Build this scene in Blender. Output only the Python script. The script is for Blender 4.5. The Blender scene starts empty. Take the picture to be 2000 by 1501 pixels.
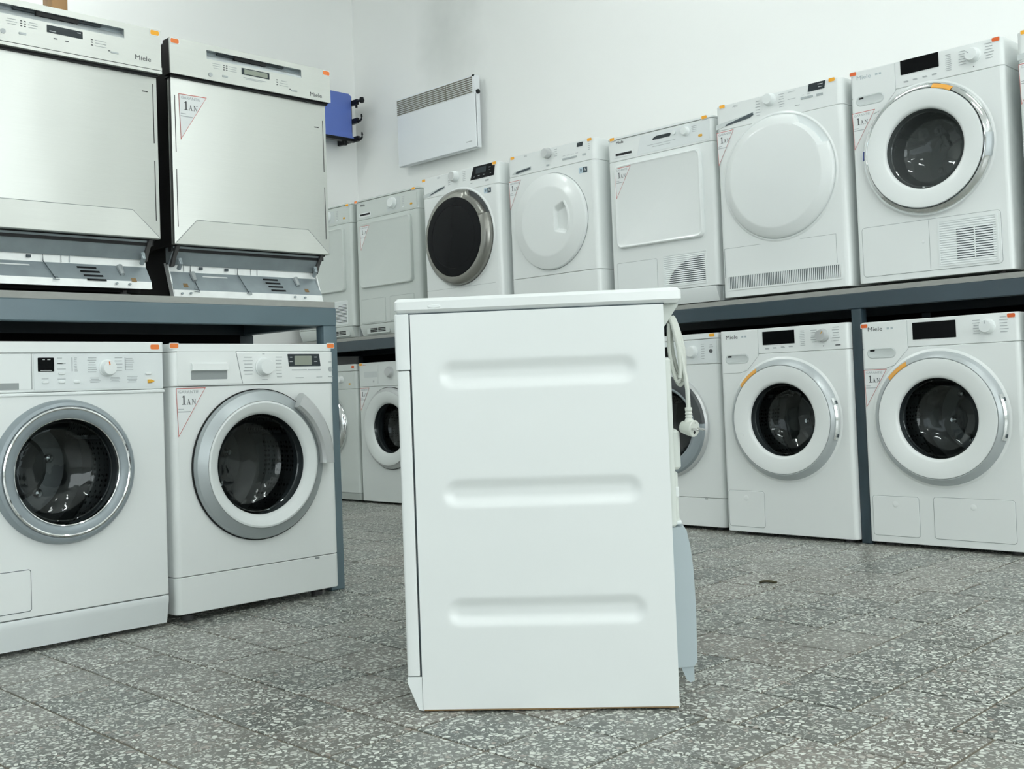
import bpy, math, random
from mathutils import Vector, Matrix
random.seed(7)
PI = math.pi
SC = bpy.context.scene
COL = SC.collection

# ------------------------------------------------------------------ camera, world, lights, exposure
CAM_F, CAM_CX, CAM_CY, CAM_H = 2143.42, 970.90, 692.17, 0.6532
PSI, TH, RO = 0.7934, 0.0319, 0.0372
_F = Vector((-math.sin(PI*0+PSI)*math.cos(TH), math.cos(PSI)*math.cos(TH), math.sin(TH)))
_R0 = Vector((math.cos(PSI), math.sin(PSI), 0)); _U0 = _R0.cross(_F)
_R = math.cos(RO)*_R0 - math.sin(RO)*_U0
_U = math.sin(RO)*_R0 + math.cos(RO)*_U0
cd = bpy.data.cameras.new('camera'); cam = bpy.data.objects.new('camera', cd); COL.objects.link(cam)
cam.matrix_world = Matrix(((_R.x, _U.x, -_F.x, 0), (_R.y, _U.y, -_F.y, 0), (_R.z, _U.z, -_F.z, CAM_H), (0, 0, 0, 1)))
cd.sensor_fit = 'HORIZONTAL'; cd.sensor_width = 36; cd.lens = 36*CAM_F/2000
cd.shift_x = (1000-CAM_CX)/2000; cd.shift_y = -(750.5-CAM_CY)/2000
cd.clip_start = 0.05; cd.clip_end = 60
SC.camera = cam

# room extents
XL, XR, YF, YB, CEIL = -6.13, 5.2, -6.2, 4.72, 3.75

wd = bpy.data.worlds.new('world'); SC.world = wd; wd.use_nodes = True
bg = wd.node_tree.nodes['Background']; bg.inputs[0].default_value = (0.86, 0.95, 1.0, 1); bg.inputs[1].default_value = 1.2

def area(name, loc, rot, sx, sy, watts, col):
    l = bpy.data.lights.new(name, 'AREA'); l.shape = 'RECTANGLE'; l.size = sx; l.size_y = sy
    l.energy = watts; l.color = col
    o = bpy.data.objects.new(name, l); COL.objects.link(o); o.location = loc; o.rotation_euler = rot
    return o
# daylight through the shop windows behind and beside the camera
area('daylight_front', (-0.5, YF+0.05, 1.9), (PI/2, 0, 0), 8.4, 2.5, 15, (0.965, 1.0, 0.99))
area('daylight_right', (XR-0.05, -0.6, 1.9), (PI/2, 0, PI/2), 7.6, 2.5, 150, (0.965, 1.0, 0.99))
# (x, y, strength of its tubes, where it hangs)
LAMPS = [(-1.6, -0.8, 0.7, 'in the middle of the room'), (1.6, -0.8, 0.9, 'toward the right window'),
         (-1.6, -3.6, 1.0, 'by the front window, left one'), (1.6, -3.6, 1.0, 'by the front window, right one'),
         (0.0, 2.1, 1.6, 'added in front of the right shelf'), (2.8, 2.0, 1.5, 'added nearest the right window'),  # both added to brighten the left row of machines
         (-5.1, 0.3, 1.1, 'added to light the left wall, nearer one'), (-5.1, 1.9, 1.1, 'added to light the left wall, nearest the corner'),  # unseen fixtures added to brighten the left wall
         (-3.0, 3.5, 0.38, 'added to light the back wall, nearest the heater'), (-0.3, 3.5, 0.38, 'added to light the back wall, middle one'), (2.4, 3.5, 0.38, 'added to light the back wall, rightmost one')]  # unseen fixtures added so the back wall gets brighter
TUBE_STRENGTH = 50

vs = SC.view_settings
SC.display_settings.display_device = 'sRGB'
vs.view_transform = 'Standard'; vs.look = 'None'; vs.gamma = 1; vs.use_curve_mapping = False
vs.exposure = 0.11
SC.cycles.use_denoising = True
SC.cycles.max_bounces = 10; SC.cycles.diffuse_bounces = 5; SC.cycles.glossy_bounces = 5
SC.cycles.transparent_max_bounces = 12
SC.cycles.caustics_reflective = False; SC.cycles.caustics_refractive = False
SC.cycles.sample_clamp_indirect = 6

# ------------------------------------------------------------------ materials
def mat(name, col, rough=0.5, metal=0.0, spec=0.5, coat=0.0, noise=None, bump=None, emit=None):
    m = bpy.data.materials.new(name); m.use_nodes = True
    nt = m.node_tree; b = nt.nodes['Principled BSDF']
    b.inputs['Base Color'].default_value = (*col, 1)
    b.inputs['Roughness'].default_value = rough; b.inputs['Metallic'].default_value = metal
    b.inputs['Specular IOR Level'].default_value = spec; b.inputs['Coat Weight'].default_value = coat
    b.inputs['Coat Roughness'].default_value = 0.08
    if emit:
        b.inputs['Emission Color'].default_value = (*emit[0], 1); b.inputs['Emission Strength'].default_value = emit[1]
    if noise or bump:
        tc = nt.nodes.new('ShaderNodeTexCoord')
    if noise:     # (scale vector, amount) gentle procedural tone variation
        mp = nt.nodes.new('ShaderNodeMapping'); mp.inputs['Scale'].default_value = noise[0]
        nz = nt.nodes.new('ShaderNodeTexNoise'); nz.inputs['Scale'].default_value = 1; nz.inputs['Detail'].default_value = 3
        mx = nt.nodes.new('ShaderNodeMix'); mx.data_type = 'RGBA'
        mx.inputs[6].default_value = (*[c*(1-noise[1]) for c in col], 1); mx.inputs[7].default_value = (*[min(1, c*(1+noise[1])) for c in col], 1)
        nt.links.new(tc.outputs['Object'], mp.inputs[0]); nt.links.new(mp.outputs[0], nz.inputs[0])
        nt.links.new(nz.outputs[0], mx.inputs[0]); nt.links.new(mx.outputs[2], b.inputs['Base Color'])
    if bump:      # (scale vector, strength)
        mp = nt.nodes.new('ShaderNodeMapping'); mp.inputs['Scale'].default_value = bump[0]
        nz = nt.nodes.new('ShaderNodeTexNoise'); nz.inputs['Scale'].default_value = 1; nz.inputs['Detail'].default_value = 4
        bp = nt.nodes.new('ShaderNodeBump'); bp.inputs['Strength'].default_value = bump[1]; bp.inputs['Distance'].default_value = 0.002
        nt.links.new(tc.outputs['Object'], mp.inputs[0]); nt.links.new(mp.outputs[0], nz.inputs[0])
        nt.links.new(nz.outputs[0], bp.inputs['Height']); nt.links.new(bp.outputs[0], b.inputs['Normal'])
    return m

M = {}
M['enamel'] = mat('white_enamel', (0.805, 0.84, 0.832), 0.28, coat=0.25, noise=((3, 3, 3), 0.012))
M['plastic'] = mat('white_plastic', (0.795, 0.835, 0.83), 0.36, noise=((4, 4, 4), 0.01))
M['plastic2'] = mat('cool_white_plastic', (0.75, 0.795, 0.80), 0.34, noise=((4, 4, 4), 0.01))
M['offwhite'] = mat('aged_offwhite_plastic', (0.66, 0.70, 0.66), 0.42, noise=((6, 6, 6), 0.03))
M['cover'] = mat('pale_grey_blue_plastic', (0.43, 0.50, 0.525), 0.4, noise=((6, 6, 6), 0.03))
M['greyplastic'] = mat('pale_grey_plastic', (0.58, 0.625, 0.62), 0.36, noise=((6, 6, 6), 0.02))
M['enamel_aged_shaded'] = mat('aged_and_shaded_enamel', (0.60, 0.645, 0.62), 0.32, coat=0.2, noise=((3, 3, 3), 0.015))  # aged enamel on the corner dryers, painted-in shade on the corner washer
M['enamel_shaded'] = mat('corner_shaded_enamel', (0.69, 0.73, 0.715), 0.3, coat=0.2, noise=((3, 3, 3), 0.012))  # white enamel darkened to paint in the shade of the corner
M['groove'] = mat('seam_shadow_grey', (0.30, 0.33, 0.33), 0.6, noise=((9, 9, 9), 0.05))
M['dgroove'] = mat('dark_seam', (0.05, 0.07, 0.08), 0.6, noise=((9, 9, 9), 0.05))
M['silver'] = mat('silver_grey_plastic', (0.40, 0.44, 0.45), 0.32, metal=0.35, noise=((8, 8, 8), 0.03))
M['silver2'] = mat('satin_silver_paint', (0.56, 0.58, 0.58), 0.3, metal=0.3, noise=((8, 8, 8), 0.03))
M['ringgrey'] = mat('satin_grey_ring', (0.47, 0.51, 0.52), 0.3, metal=0.25, noise=((8, 8, 8), 0.03))
M['midgrey'] = mat('grey_blue_plastic', (0.28, 0.325, 0.345), 0.35, metal=0.2, noise=((8, 8, 8), 0.03))
M['bronze'] = mat('dark_silver_door_trim', (0.30, 0.30, 0.275), 0.26, metal=0.7, noise=((8, 8, 8), 0.03))
M['chrome'] = mat('chrome', (0.82, 0.84, 0.84), 0.07, metal=1.0, noise=((5, 5, 5), 0.01))
M['black'] = mat('black_plastic', (0.008, 0.009, 0.010), 0.4, spec=0.25, noise=((9, 9, 9), 0.1))
M['blackglass'] = mat('black_glass', (0.004, 0.005, 0.006), 0.06, spec=0.10, noise=((3, 3, 3), 0.1))
M['screen'] = mat('display_black', (0.004, 0.0045, 0.005), 0.12, spec=0.12, noise=((9, 9, 9), 0.1))
M['screengrey'] = mat('display_grey', (0.030, 0.040, 0.045), 0.2, spec=0.2, noise=((9, 9, 9), 0.1))
M['lcd'] = mat('lcd_green_grey', (0.26, 0.29, 0.24), 0.25, noise=((9, 9, 9), 0.05))
M['print'] = mat('grey_print', (0.42, 0.45, 0.46), 0.5, noise=((50, 50, 50), 0.1))
M['printdark'] = mat('dark_print', (0.08, 0.085, 0.09), 0.5, noise=((50, 50, 50), 0.1))
M['printwhite'] = mat('white_print', (0.6, 0.62, 0.62), 0.5, noise=((50, 50, 50), 0.1))
M['red'] = mat('red_print', (0.50, 0.09, 0.07), 0.5, noise=((50, 50, 50), 0.1))
M['paper'] = mat('sticker_paper', (0.80, 0.83, 0.83), 0.45, noise=((30, 30, 30), 0.02))
M['orange'] = mat('orange_sticker', (0.80, 0.20, 0.035), 0.5, noise=((90, 90, 90), 0.12))
M['redorange'] = mat('red_orange_sticker', (0.70, 0.12, 0.02), 0.5, noise=((90, 90, 90), 0.12))
M['yellow'] = mat('yellow_orange_sticker', (0.95, 0.42, 0.02), 0.5, noise=((90, 90, 90), 0.12))
M['amber'] = mat('amber_button', (0.72, 0.38, 0.03), 0.35, noise=((90, 90, 90), 0.1))
M['tape'] = mat('blue_tape', (0.03, 0.07, 0.40), 0.5, noise=((90, 90, 90), 0.1))
M['orangetrim'] = mat('orange_hinge_film', (0.75, 0.36, 0.06), 0.45, noise=((90, 90, 90), 0.1))
M['rubber'] = mat('dark_grey_rubber', (0.05, 0.058, 0.062), 0.42, noise=((20, 20, 20), 0.15))
M['drum'] = mat('drum_steel', (0.55, 0.555, 0.55), 0.16, metal=1.0, noise=((12, 12, 12), 0.15), bump=((14, 14, 14), 0.35))
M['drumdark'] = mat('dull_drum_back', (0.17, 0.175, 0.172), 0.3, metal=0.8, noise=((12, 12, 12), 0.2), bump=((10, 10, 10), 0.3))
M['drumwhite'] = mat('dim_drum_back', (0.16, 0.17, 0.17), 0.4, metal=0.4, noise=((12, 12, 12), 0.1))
M['darksheet'] = mat('dark_insulation', (0.012, 0.012, 0.012), 0.7, spec=0.2, noise=((9, 9, 9), 0.25))
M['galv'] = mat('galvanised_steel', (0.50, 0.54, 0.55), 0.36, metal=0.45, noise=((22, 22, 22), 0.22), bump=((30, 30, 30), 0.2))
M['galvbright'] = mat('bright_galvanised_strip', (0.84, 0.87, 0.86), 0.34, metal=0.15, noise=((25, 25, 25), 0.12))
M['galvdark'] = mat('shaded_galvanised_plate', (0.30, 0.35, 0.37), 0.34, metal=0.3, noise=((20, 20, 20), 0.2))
M['shelfblue'] = mat('slate_blue_paint', (0.105, 0.155, 0.18), 0.34, noise=((5, 5, 9), 0.14), bump=((40, 40, 40), 0.12))
M['shelfslate'] = mat('dark_slate_paint', (0.029, 0.049, 0.062), 0.36, noise=((5, 5, 9), 0.16), bump=((40, 40, 40), 0.12))
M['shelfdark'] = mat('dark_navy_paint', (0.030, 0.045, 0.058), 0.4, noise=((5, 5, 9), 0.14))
M['boardedge'] = mat('grey_board_edge', (0.30, 0.31, 0.29), 0.6, noise=((30, 30, 90), 0.12))
M['shelfshade'] = mat('shelf_shade_black', (0.006, 0.006, 0.006), 0.85, spec=0.1, noise=((30, 30, 30), 0.2))  # near-black tone paints the shade under and behind the shelves
M['foot'] = mat('grey_rubber_foot', (0.07, 0.07, 0.07), 0.6, noise=((30, 30, 30), 0.1))
M['wood'] = mat('brown_wood', (0.36, 0.20, 0.08), 0.6, noise=((40, 40, 4), 0.3))
M['blueplastic'] = mat('blue_plastic', (0.10, 0.165, 0.50), 0.45, noise=((6, 6, 6), 0.03))
M['heater'] = mat('heater_white_paint', (0.80, 0.83, 0.85), 0.35, noise=((5, 5, 5), 0.01))
M['heaterslat'] = mat('heater_grille_brown', (0.16, 0.15, 0.115), 0.4, metal=0.2, noise=((9, 9, 9), 0.1))
M['cord'] = mat('offwhite_cord', (0.60, 0.63, 0.58), 0.42, noise=((20, 20, 20), 0.04))
M['pin'] = mat('plug_pin_metal', (0.62, 0.62, 0.60), 0.2, metal=1.0, noise=((20, 20, 20), 0.05))
M['badgeblue'] = mat('pale_blue_badge', (0.50, 0.62, 0.70), 0.4, noise=((20, 20, 20), 0.04))
M['badgedark'] = mat('dark_teal_badge', (0.03, 0.06, 0.075), 0.4, noise=((20, 20, 20), 0.04))
M['brownpatch'] = mat('brown_cardboard_patch', (0.22, 0.14, 0.06), 0.6, noise=((30, 30, 30), 0.2))
for _k in sorted({l[2] for l in LAMPS}):
    M['tubeglow%g' % _k] = mat('fluorescent_tube', (1, 1, 1), 0.5, emit=((0.965, 1.0, 0.98), TUBE_STRENGTH*_k))
M['ceilpaint'] = mat('ceiling_paint', (0.88, 0.89, 0.88), 0.8, noise=((1, 1, 1), 0.02))
M['grout'] = mat('grout', (0.16, 0.142, 0.108), 0.85, noise=((30, 30, 30), 0.25))

# brushed stainless steel: horizontal grain and broad soft variation
def steel():
    m = bpy.data.materials.new('brushed_steel'); m.use_nodes = True
    nt = m.node_tree; b = nt.nodes['Principled BSDF']
    b.inputs['Metallic'].default_value = 0.8
    tc = nt.nodes.new('ShaderNodeTexCoord'); mp = nt.nodes.new('ShaderNodeMapping'); mp.inputs['Scale'].default_value = (6, 6, 700)
    nz = nt.nodes.new('ShaderNodeTexNoise'); nz.inputs['Scale'].default_value = 1; nz.inputs['Detail'].default_value = 2
    r1 = nt.nodes.new('ShaderNodeMapRange'); r1.inputs[3].default_value = 0.36; r1.inputs[4].default_value = 0.46
    mx = nt.nodes.new('ShaderNodeMix'); mx.data_type = 'RGBA'
    mx.inputs[6].default_value = (0.56, 0.58, 0.55, 1); mx.inputs[7].default_value = (0.62, 0.64, 0.61, 1)
    bp = nt.nodes.new('ShaderNodeBump'); bp.inputs['Strength'].default_value = 0.03; bp.inputs['Distance'].default_value = 0.001
    mp2 = nt.nodes.new('ShaderNodeMapping'); mp2.inputs['Scale'].default_value = (4.5, 4.5, 1.6)
    nz2 = nt.nodes.new('ShaderNodeTexNoise'); nz2.inputs['Scale'].default_value = 1; nz2.inputs['Detail'].default_value = 1
    bp2 = nt.nodes.new('ShaderNodeBump'); bp2.inputs['Strength'].default_value = 0.30; bp2.inputs['Distance'].default_value = 0.03
    L = nt.links.new
    L(tc.outputs['Object'], mp.inputs[0]); L(mp.outputs[0], nz.inputs[0]); L(nz.outputs[0], r1.inputs[0]); L(r1.outputs[0], b.inputs['Roughness'])
    L(nz.outputs[0], mx.inputs[0]); L(mx.outputs[2], b.inputs['Base Color']); L(nz.outputs[0], bp.inputs['Height'])
    L(tc.outputs['Object'], mp2.inputs[0]); L(mp2.outputs[0], nz2.inputs[0]); L(nz2.outputs[0], bp2.inputs['Height'])
    L(bp.outputs[0], bp2.inputs['Normal']); L(bp2.outputs[0], b.inputs['Normal'])
    return m
M['steel'] = steel()

# washing drum: bright sheet steel with rows of dark holes
def drum_steel():
    m = M['drum']; nt = m.node_tree; b = nt.nodes['Principled BSDF']; L = nt.links.new
    tc = nt.nodes.new('ShaderNodeTexCoord'); v = nt.nodes.new('ShaderNodeTexVoronoi'); v.inputs['Scale'].default_value = 62; v.inputs['Randomness'].default_value = 0.25
    L(tc.outputs['Object'], v.inputs[0])
    r = nt.nodes.new('ShaderNodeMapRange'); r.inputs[1].default_value = 0.26; r.inputs[2].default_value = 0.34; L(v.outputs['Distance'], r.inputs[0])
    mx = nt.nodes.new('ShaderNodeMix'); mx.data_type = 'RGBA'; L(r.outputs[0], mx.inputs[0]); mx.inputs[6].default_value = (0.02, 0.02, 0.02, 1)
    src = b.inputs['Base Color'].links[0].from_socket; L(src, mx.inputs[7]); L(mx.outputs[2], b.inputs['Base Color'])
drum_steel()

# door glass: tinted see-through with a fresnel mirror coat
def glass(name, tint, ior=1.5):
    m = bpy.data.materials.new(name); m.use_nodes = True; nt = m.node_tree
    for n in list(nt.nodes): nt.nodes.remove(n)
    out = nt.nodes.new('ShaderNodeOutputMaterial'); mix = nt.nodes.new('ShaderNodeMixShader')
    tr = nt.nodes.new('ShaderNodeBsdfTransparent'); tr.inputs[0].default_value = (*tint, 1)
    gl = nt.nodes.new('ShaderNodeBsdfGlossy'); gl.inputs['Roughness'].default_value = 0.03; gl.inputs[0].default_value = (0.9, 0.95, 0.95, 1)
    lw = nt.nodes.new('ShaderNodeLayerWeight'); lw.inputs[0].default_value = 0.5
    pw = nt.nodes.new('ShaderNodeMath'); pw.operation = 'POWER'; pw.inputs[1].default_value = 4.5; nt.links.new(lw.outputs['Facing'], pw.inputs[0])
    fr = nt.nodes.new('ShaderNodeMath'); fr.operation = 'MULTIPLY_ADD'; fr.inputs[1].default_value = 0.5; fr.inputs[2].default_value = 0.04; nt.links.new(pw.outputs[0], fr.inputs[0])
    nz = nt.nodes.new('ShaderNodeTexNoise'); nz.inputs['Scale'].default_value = 4
    bp = nt.nodes.new('ShaderNodeBump'); bp.inputs['Strength'].default_value = 0.12; bp.inputs['Distance'].default_value = 0.02
    L = nt.links.new
    L(nz.outputs[0], bp.inputs['Height']); L(bp.outputs[0], gl.inputs['Normal'])
    L(fr.outputs[0], mix.inputs[0]); L(tr.outputs[0], mix.inputs[1]); L(gl.outputs[0], mix.inputs[2]); L(mix.outputs[0], out.inputs[0])
    return m
M['glass'] = glass('door_glass', (0.58, 0.62, 0.63))
M['glassgrey'] = glass('smoky_door_glass', (0.60, 0.65, 0.65))
_nt = M['glassgrey'].node_tree; _df = _nt.nodes.new('ShaderNodeBsdfDiffuse'); _df.inputs[0].default_value = (0.15, 0.165, 0.165, 1)
_m2 = _nt.nodes.new('ShaderNodeMixShader'); _m2.inputs[0].default_value = 0.42
_mx = [n for n in _nt.nodes if n.type == 'MIX_SHADER' and n != _m2][0]; _tr = [n for n in _nt.nodes if n.type == 'BSDF_TRANSPARENT'][0]
_nt.links.new(_tr.outputs[0], _m2.inputs[1]); _nt.links.new(_df.outputs[0], _m2.inputs[2]); _nt.links.new(_m2.outputs[0], _mx.inputs[1])
M['pane'] = glass('window_glass', (0.95, 0.97, 0.97))

def terrazzo():
    m = bpy.data.materials.new('terrazzo'); m.use_nodes = True
    nt = m.node_tree; b = nt.nodes['Principled BSDF']; L = nt.links.new; N = nt.nodes.new
    tc = N('ShaderNodeTexCoord'); oi = N('ShaderNodeObjectInfo')
    off = N('ShaderNodeVectorMath'); off.operation = 'MULTIPLY_ADD'
    cmb = N('ShaderNodeCombineXYZ')
    for i in range(3): L(oi.outputs['Random'], cmb.inputs[i])
    off.inputs[1].default_value = (37.3, 61.7, 0); L(cmb.outputs[0], off.inputs[0]); L(tc.outputs['Object'], off.inputs[2])
    warp = N('ShaderNodeTexNoise'); warp.inputs['Scale'].default_value = 60; warp.inputs['Detail'].default_value = 1
    L(off.outputs[0], warp.inputs[0])
    wv = N('ShaderNodeVectorMath'); wv.operation = 'MULTIPLY_ADD'; wv.inputs[1].default_value = (0.016, 0.016, 0)
    L(warp.outputs['Color'], wv.inputs[0]); L(off.outputs[0], wv.inputs[2])
    flat = N('ShaderNodeVectorMath'); flat.operation = 'MULTIPLY'; flat.inputs[1].default_value = (1, 1, 0); L(wv.outputs[0], flat.inputs[0])
    def layer(scale, edge0, edge1, keep):
        ve = N('ShaderNodeTexVoronoi'); ve.feature = 'DISTANCE_TO_EDGE'; ve.inputs['Scale'].default_value = scale; L(flat.outputs[0], ve.inputs[0])
        vc = N('ShaderNodeTexVoronoi'); vc.feature = 'F1'; vc.inputs['Scale'].default_value = scale; L(flat.outputs[0], vc.inputs[0])
        sp = N('ShaderNodeSeparateColor'); L(vc.outputs['Color'], sp.inputs[0])
        mr = N('ShaderNodeMapRange'); mr.inputs[1].default_value = edge0; mr.inputs[2].default_value = edge1; L(ve.outputs[0], mr.inputs[0])
        gt = N('ShaderNodeMath'); gt.operation = 'LESS_THAN'; L(sp.outputs[0], gt.inputs[0])
        if isinstance(keep, float): gt.inputs[1].default_value = keep
        else: L(keep, gt.inputs[1])
        mu = N('ShaderNodeMath'); mu.operation = 'MULTIPLY'; L(mr.outputs[0], mu.inputs[0]); L(gt.outputs[0], mu.inputs[1])
        return mu.outputs[0], sp.outputs[1]
    # the chip share differs from tile to tile
    kp = N('ShaderNodeMapRange'); kp.inputs[3].default_value = 0.60; kp.inputs[4].default_value = 0.97
    rs = N('ShaderNodeMath'); rs.operation = 'FRACT'; rm = N('ShaderNodeMath'); rm.operation = 'MULTIPLY'; rm.inputs[1].default_value = 7.31
    L(oi.outputs['Random'], rm.inputs[0]); L(rm.outputs[0], rs.inputs[0]); L(rs.outputs[0], kp.inputs[0])
    big, bc = layer(80, 0.13, 0.19, kp.outputs[0])
    small, sc_ = layer(165, 0.13, 0.22, 0.55)
    ramp = N('ShaderNodeValToRGB'); e = ramp.color_ramp.elements
    e[0].position = 0; e[0].color = (0.70, 0.73, 0.67, 1); e[1].position = 1; e[1].color = (0.30, 0.33, 0.31, 1)
    for p, c in ((0.5, (0.82, 0.85, 0.79, 1)), (0.8, (0.56, 0.58, 0.53, 1)), (0.9, (0.36, 0.29, 0.25, 1))):
        q = ramp.color_ramp.elements.new(p); q.color = c
    L(bc, ramp.inputs[0])
    # matrix colour differs a little from tile to tile
    mram = N('ShaderNodeValToRGB'); e = mram.color_ramp.elements
    e[0].position = 0; e[0].color = (0.085, 0.095, 0.086, 1); e[1].position = 1; e[1].color = (0.20, 0.195, 0.17, 1)
    for p, c in ((0.35, (0.11, 0.12, 0.108, 1)), (0.55, (0.175, 0.162, 0.14, 1)), (0.75, (0.12, 0.13, 0.118, 1))):
        q = mram.color_ramp.elements.new(p); q.color = c
    L(oi.outputs['Random'], mram.inputs[0])
    m1 = N('ShaderNodeMix'); m1.data_type = 'RGBA'; L(small, m1.inputs[0]); L(mram.outputs[0], m1.inputs[6]); m1.inputs[7].default_value = (0.46, 0.48, 0.45, 1)
    m2 = N('ShaderNodeMix'); m2.data_type = 'RGBA'; L(big, m2.inputs[0]); L(m1.outputs[2], m2.inputs[6]); L(ramp.outputs[0], m2.inputs[7])
    dirt = N('ShaderNodeTexNoise'); dirt.inputs['Scale'].default_value = 7; dirt.inputs['Detail'].default_value = 4; L(off.outputs[0], dirt.inputs[0])
    dr = N('ShaderNodeMapRange'); dr.inputs[1].default_value = 0.35; dr.inputs[2].default_value = 0.75; dr.inputs[3].default_value = 0.0; dr.inputs[4].default_value = 0.35; L(dirt.outputs[0], dr.inputs[0])
    m3 = N('ShaderNodeMix'); m3.data_type = 'RGBA'; L(dr.outputs[0], m3.inputs[0]); L(m2.outputs[2], m3.inputs[6]); m3.inputs[7].default_value = (0.26, 0.25, 0.22, 1)
    L(m3.outputs[2], b.inputs['Base Color'])
    b.inputs['Roughness'].default_value = 0.33; b.inputs['Specular IOR Level'].default_value = 0.4
    return m
M['terrazzo'] = terrazzo()

# painted wall with faint patches; the back wall carries a soot smudge over the heater
def wallpaint(name, soot=False):
    m = bpy.data.materials.new(name); m.use_nodes = True
    nt = m.node_tree; b = nt.nodes['Principled BSDF']; L = nt.links.new; N = nt.nodes.new
    b.inputs['Roughness'].default_value = 0.7; b.inputs['Specular IOR Level'].default_value = 0.25
    tc = N('ShaderNodeTexCoord')
    nz = N('ShaderNodeTexNoise'); nz.inputs['Scale'].default_value = 0.9; nz.inputs['Detail'].default_value = 4; L(tc.outputs['Object'], nz.inputs[0])
    mx = N('ShaderNodeMix'); mx.data_type = 'RGBA'; mx.inputs[6].default_value = (0.875, 0.89, 0.872, 1); mx.inputs[7].default_value = (0.90, 0.912, 0.897, 1)
    L(nz.outputs[0], mx.inputs[0]); last = mx.outputs[2]
    if soot:
        mp = N('ShaderNodeMapping'); mp.inputs['Location'].default_value = (5.15*1.6, 0, -3.02*0.9); mp.inputs['Scale'].default_value = (1.6, 0, 0.9)
        L(tc.outputs['Object'], mp.inputs[0])
        ln = N('ShaderNodeVectorMath'); ln.operation = 'LENGTH'; L(mp.outputs[0], ln.inputs[0])
        n2 = N('ShaderNodeTexNoise'); n2.inputs['Scale'].default_value = 3.5; n2.inputs['Detail'].default_value = 3; L(tc.outputs['Object'], n2.inputs[0])
        ad = N('ShaderNodeMath'); ad.operation = 'MULTIPLY_ADD'; ad.inputs[1].default_value = 0.7; L(n2.outputs[0], ad.inputs[0]); L(ln.outputs['Value'], ad.inputs[2])
        mr = N('ShaderNodeMapRange'); mr.inputs[1].default_value = 0.95; mr.inputs[2].default_value = 0.4; mr.inputs[3].default_value = 0; mr.inputs[4].default_value = 0.38; L(ad.outputs[0], mr.inputs[0])
        m2 = N('ShaderNodeMix'); m2.data_type = 'RGBA'; L(mr.outputs[0], m2.inputs[0]); L(last, m2.inputs[6]); m2.inputs[7].default_value = (0.48, 0.51, 0.49, 1); last = m2.outputs[2]
    L(last, b.inputs['Base Color'])
    bp = N('ShaderNodeBump'); bp.inputs['Strength'].default_value = 0.05; n3 = N('ShaderNodeTexNoise'); n3.inputs['Scale'].default_value = 45; L(tc.outputs['Object'], n3.inputs[0])
    L(n3.outputs[0], bp.inputs['Height']); L(bp.outputs[0], b.inputs['Normal'])
    return m
M['wall'] = wallpaint('wall_paint'); M['wallsoot'] = wallpaint('wall_paint_sooted', True)

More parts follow.
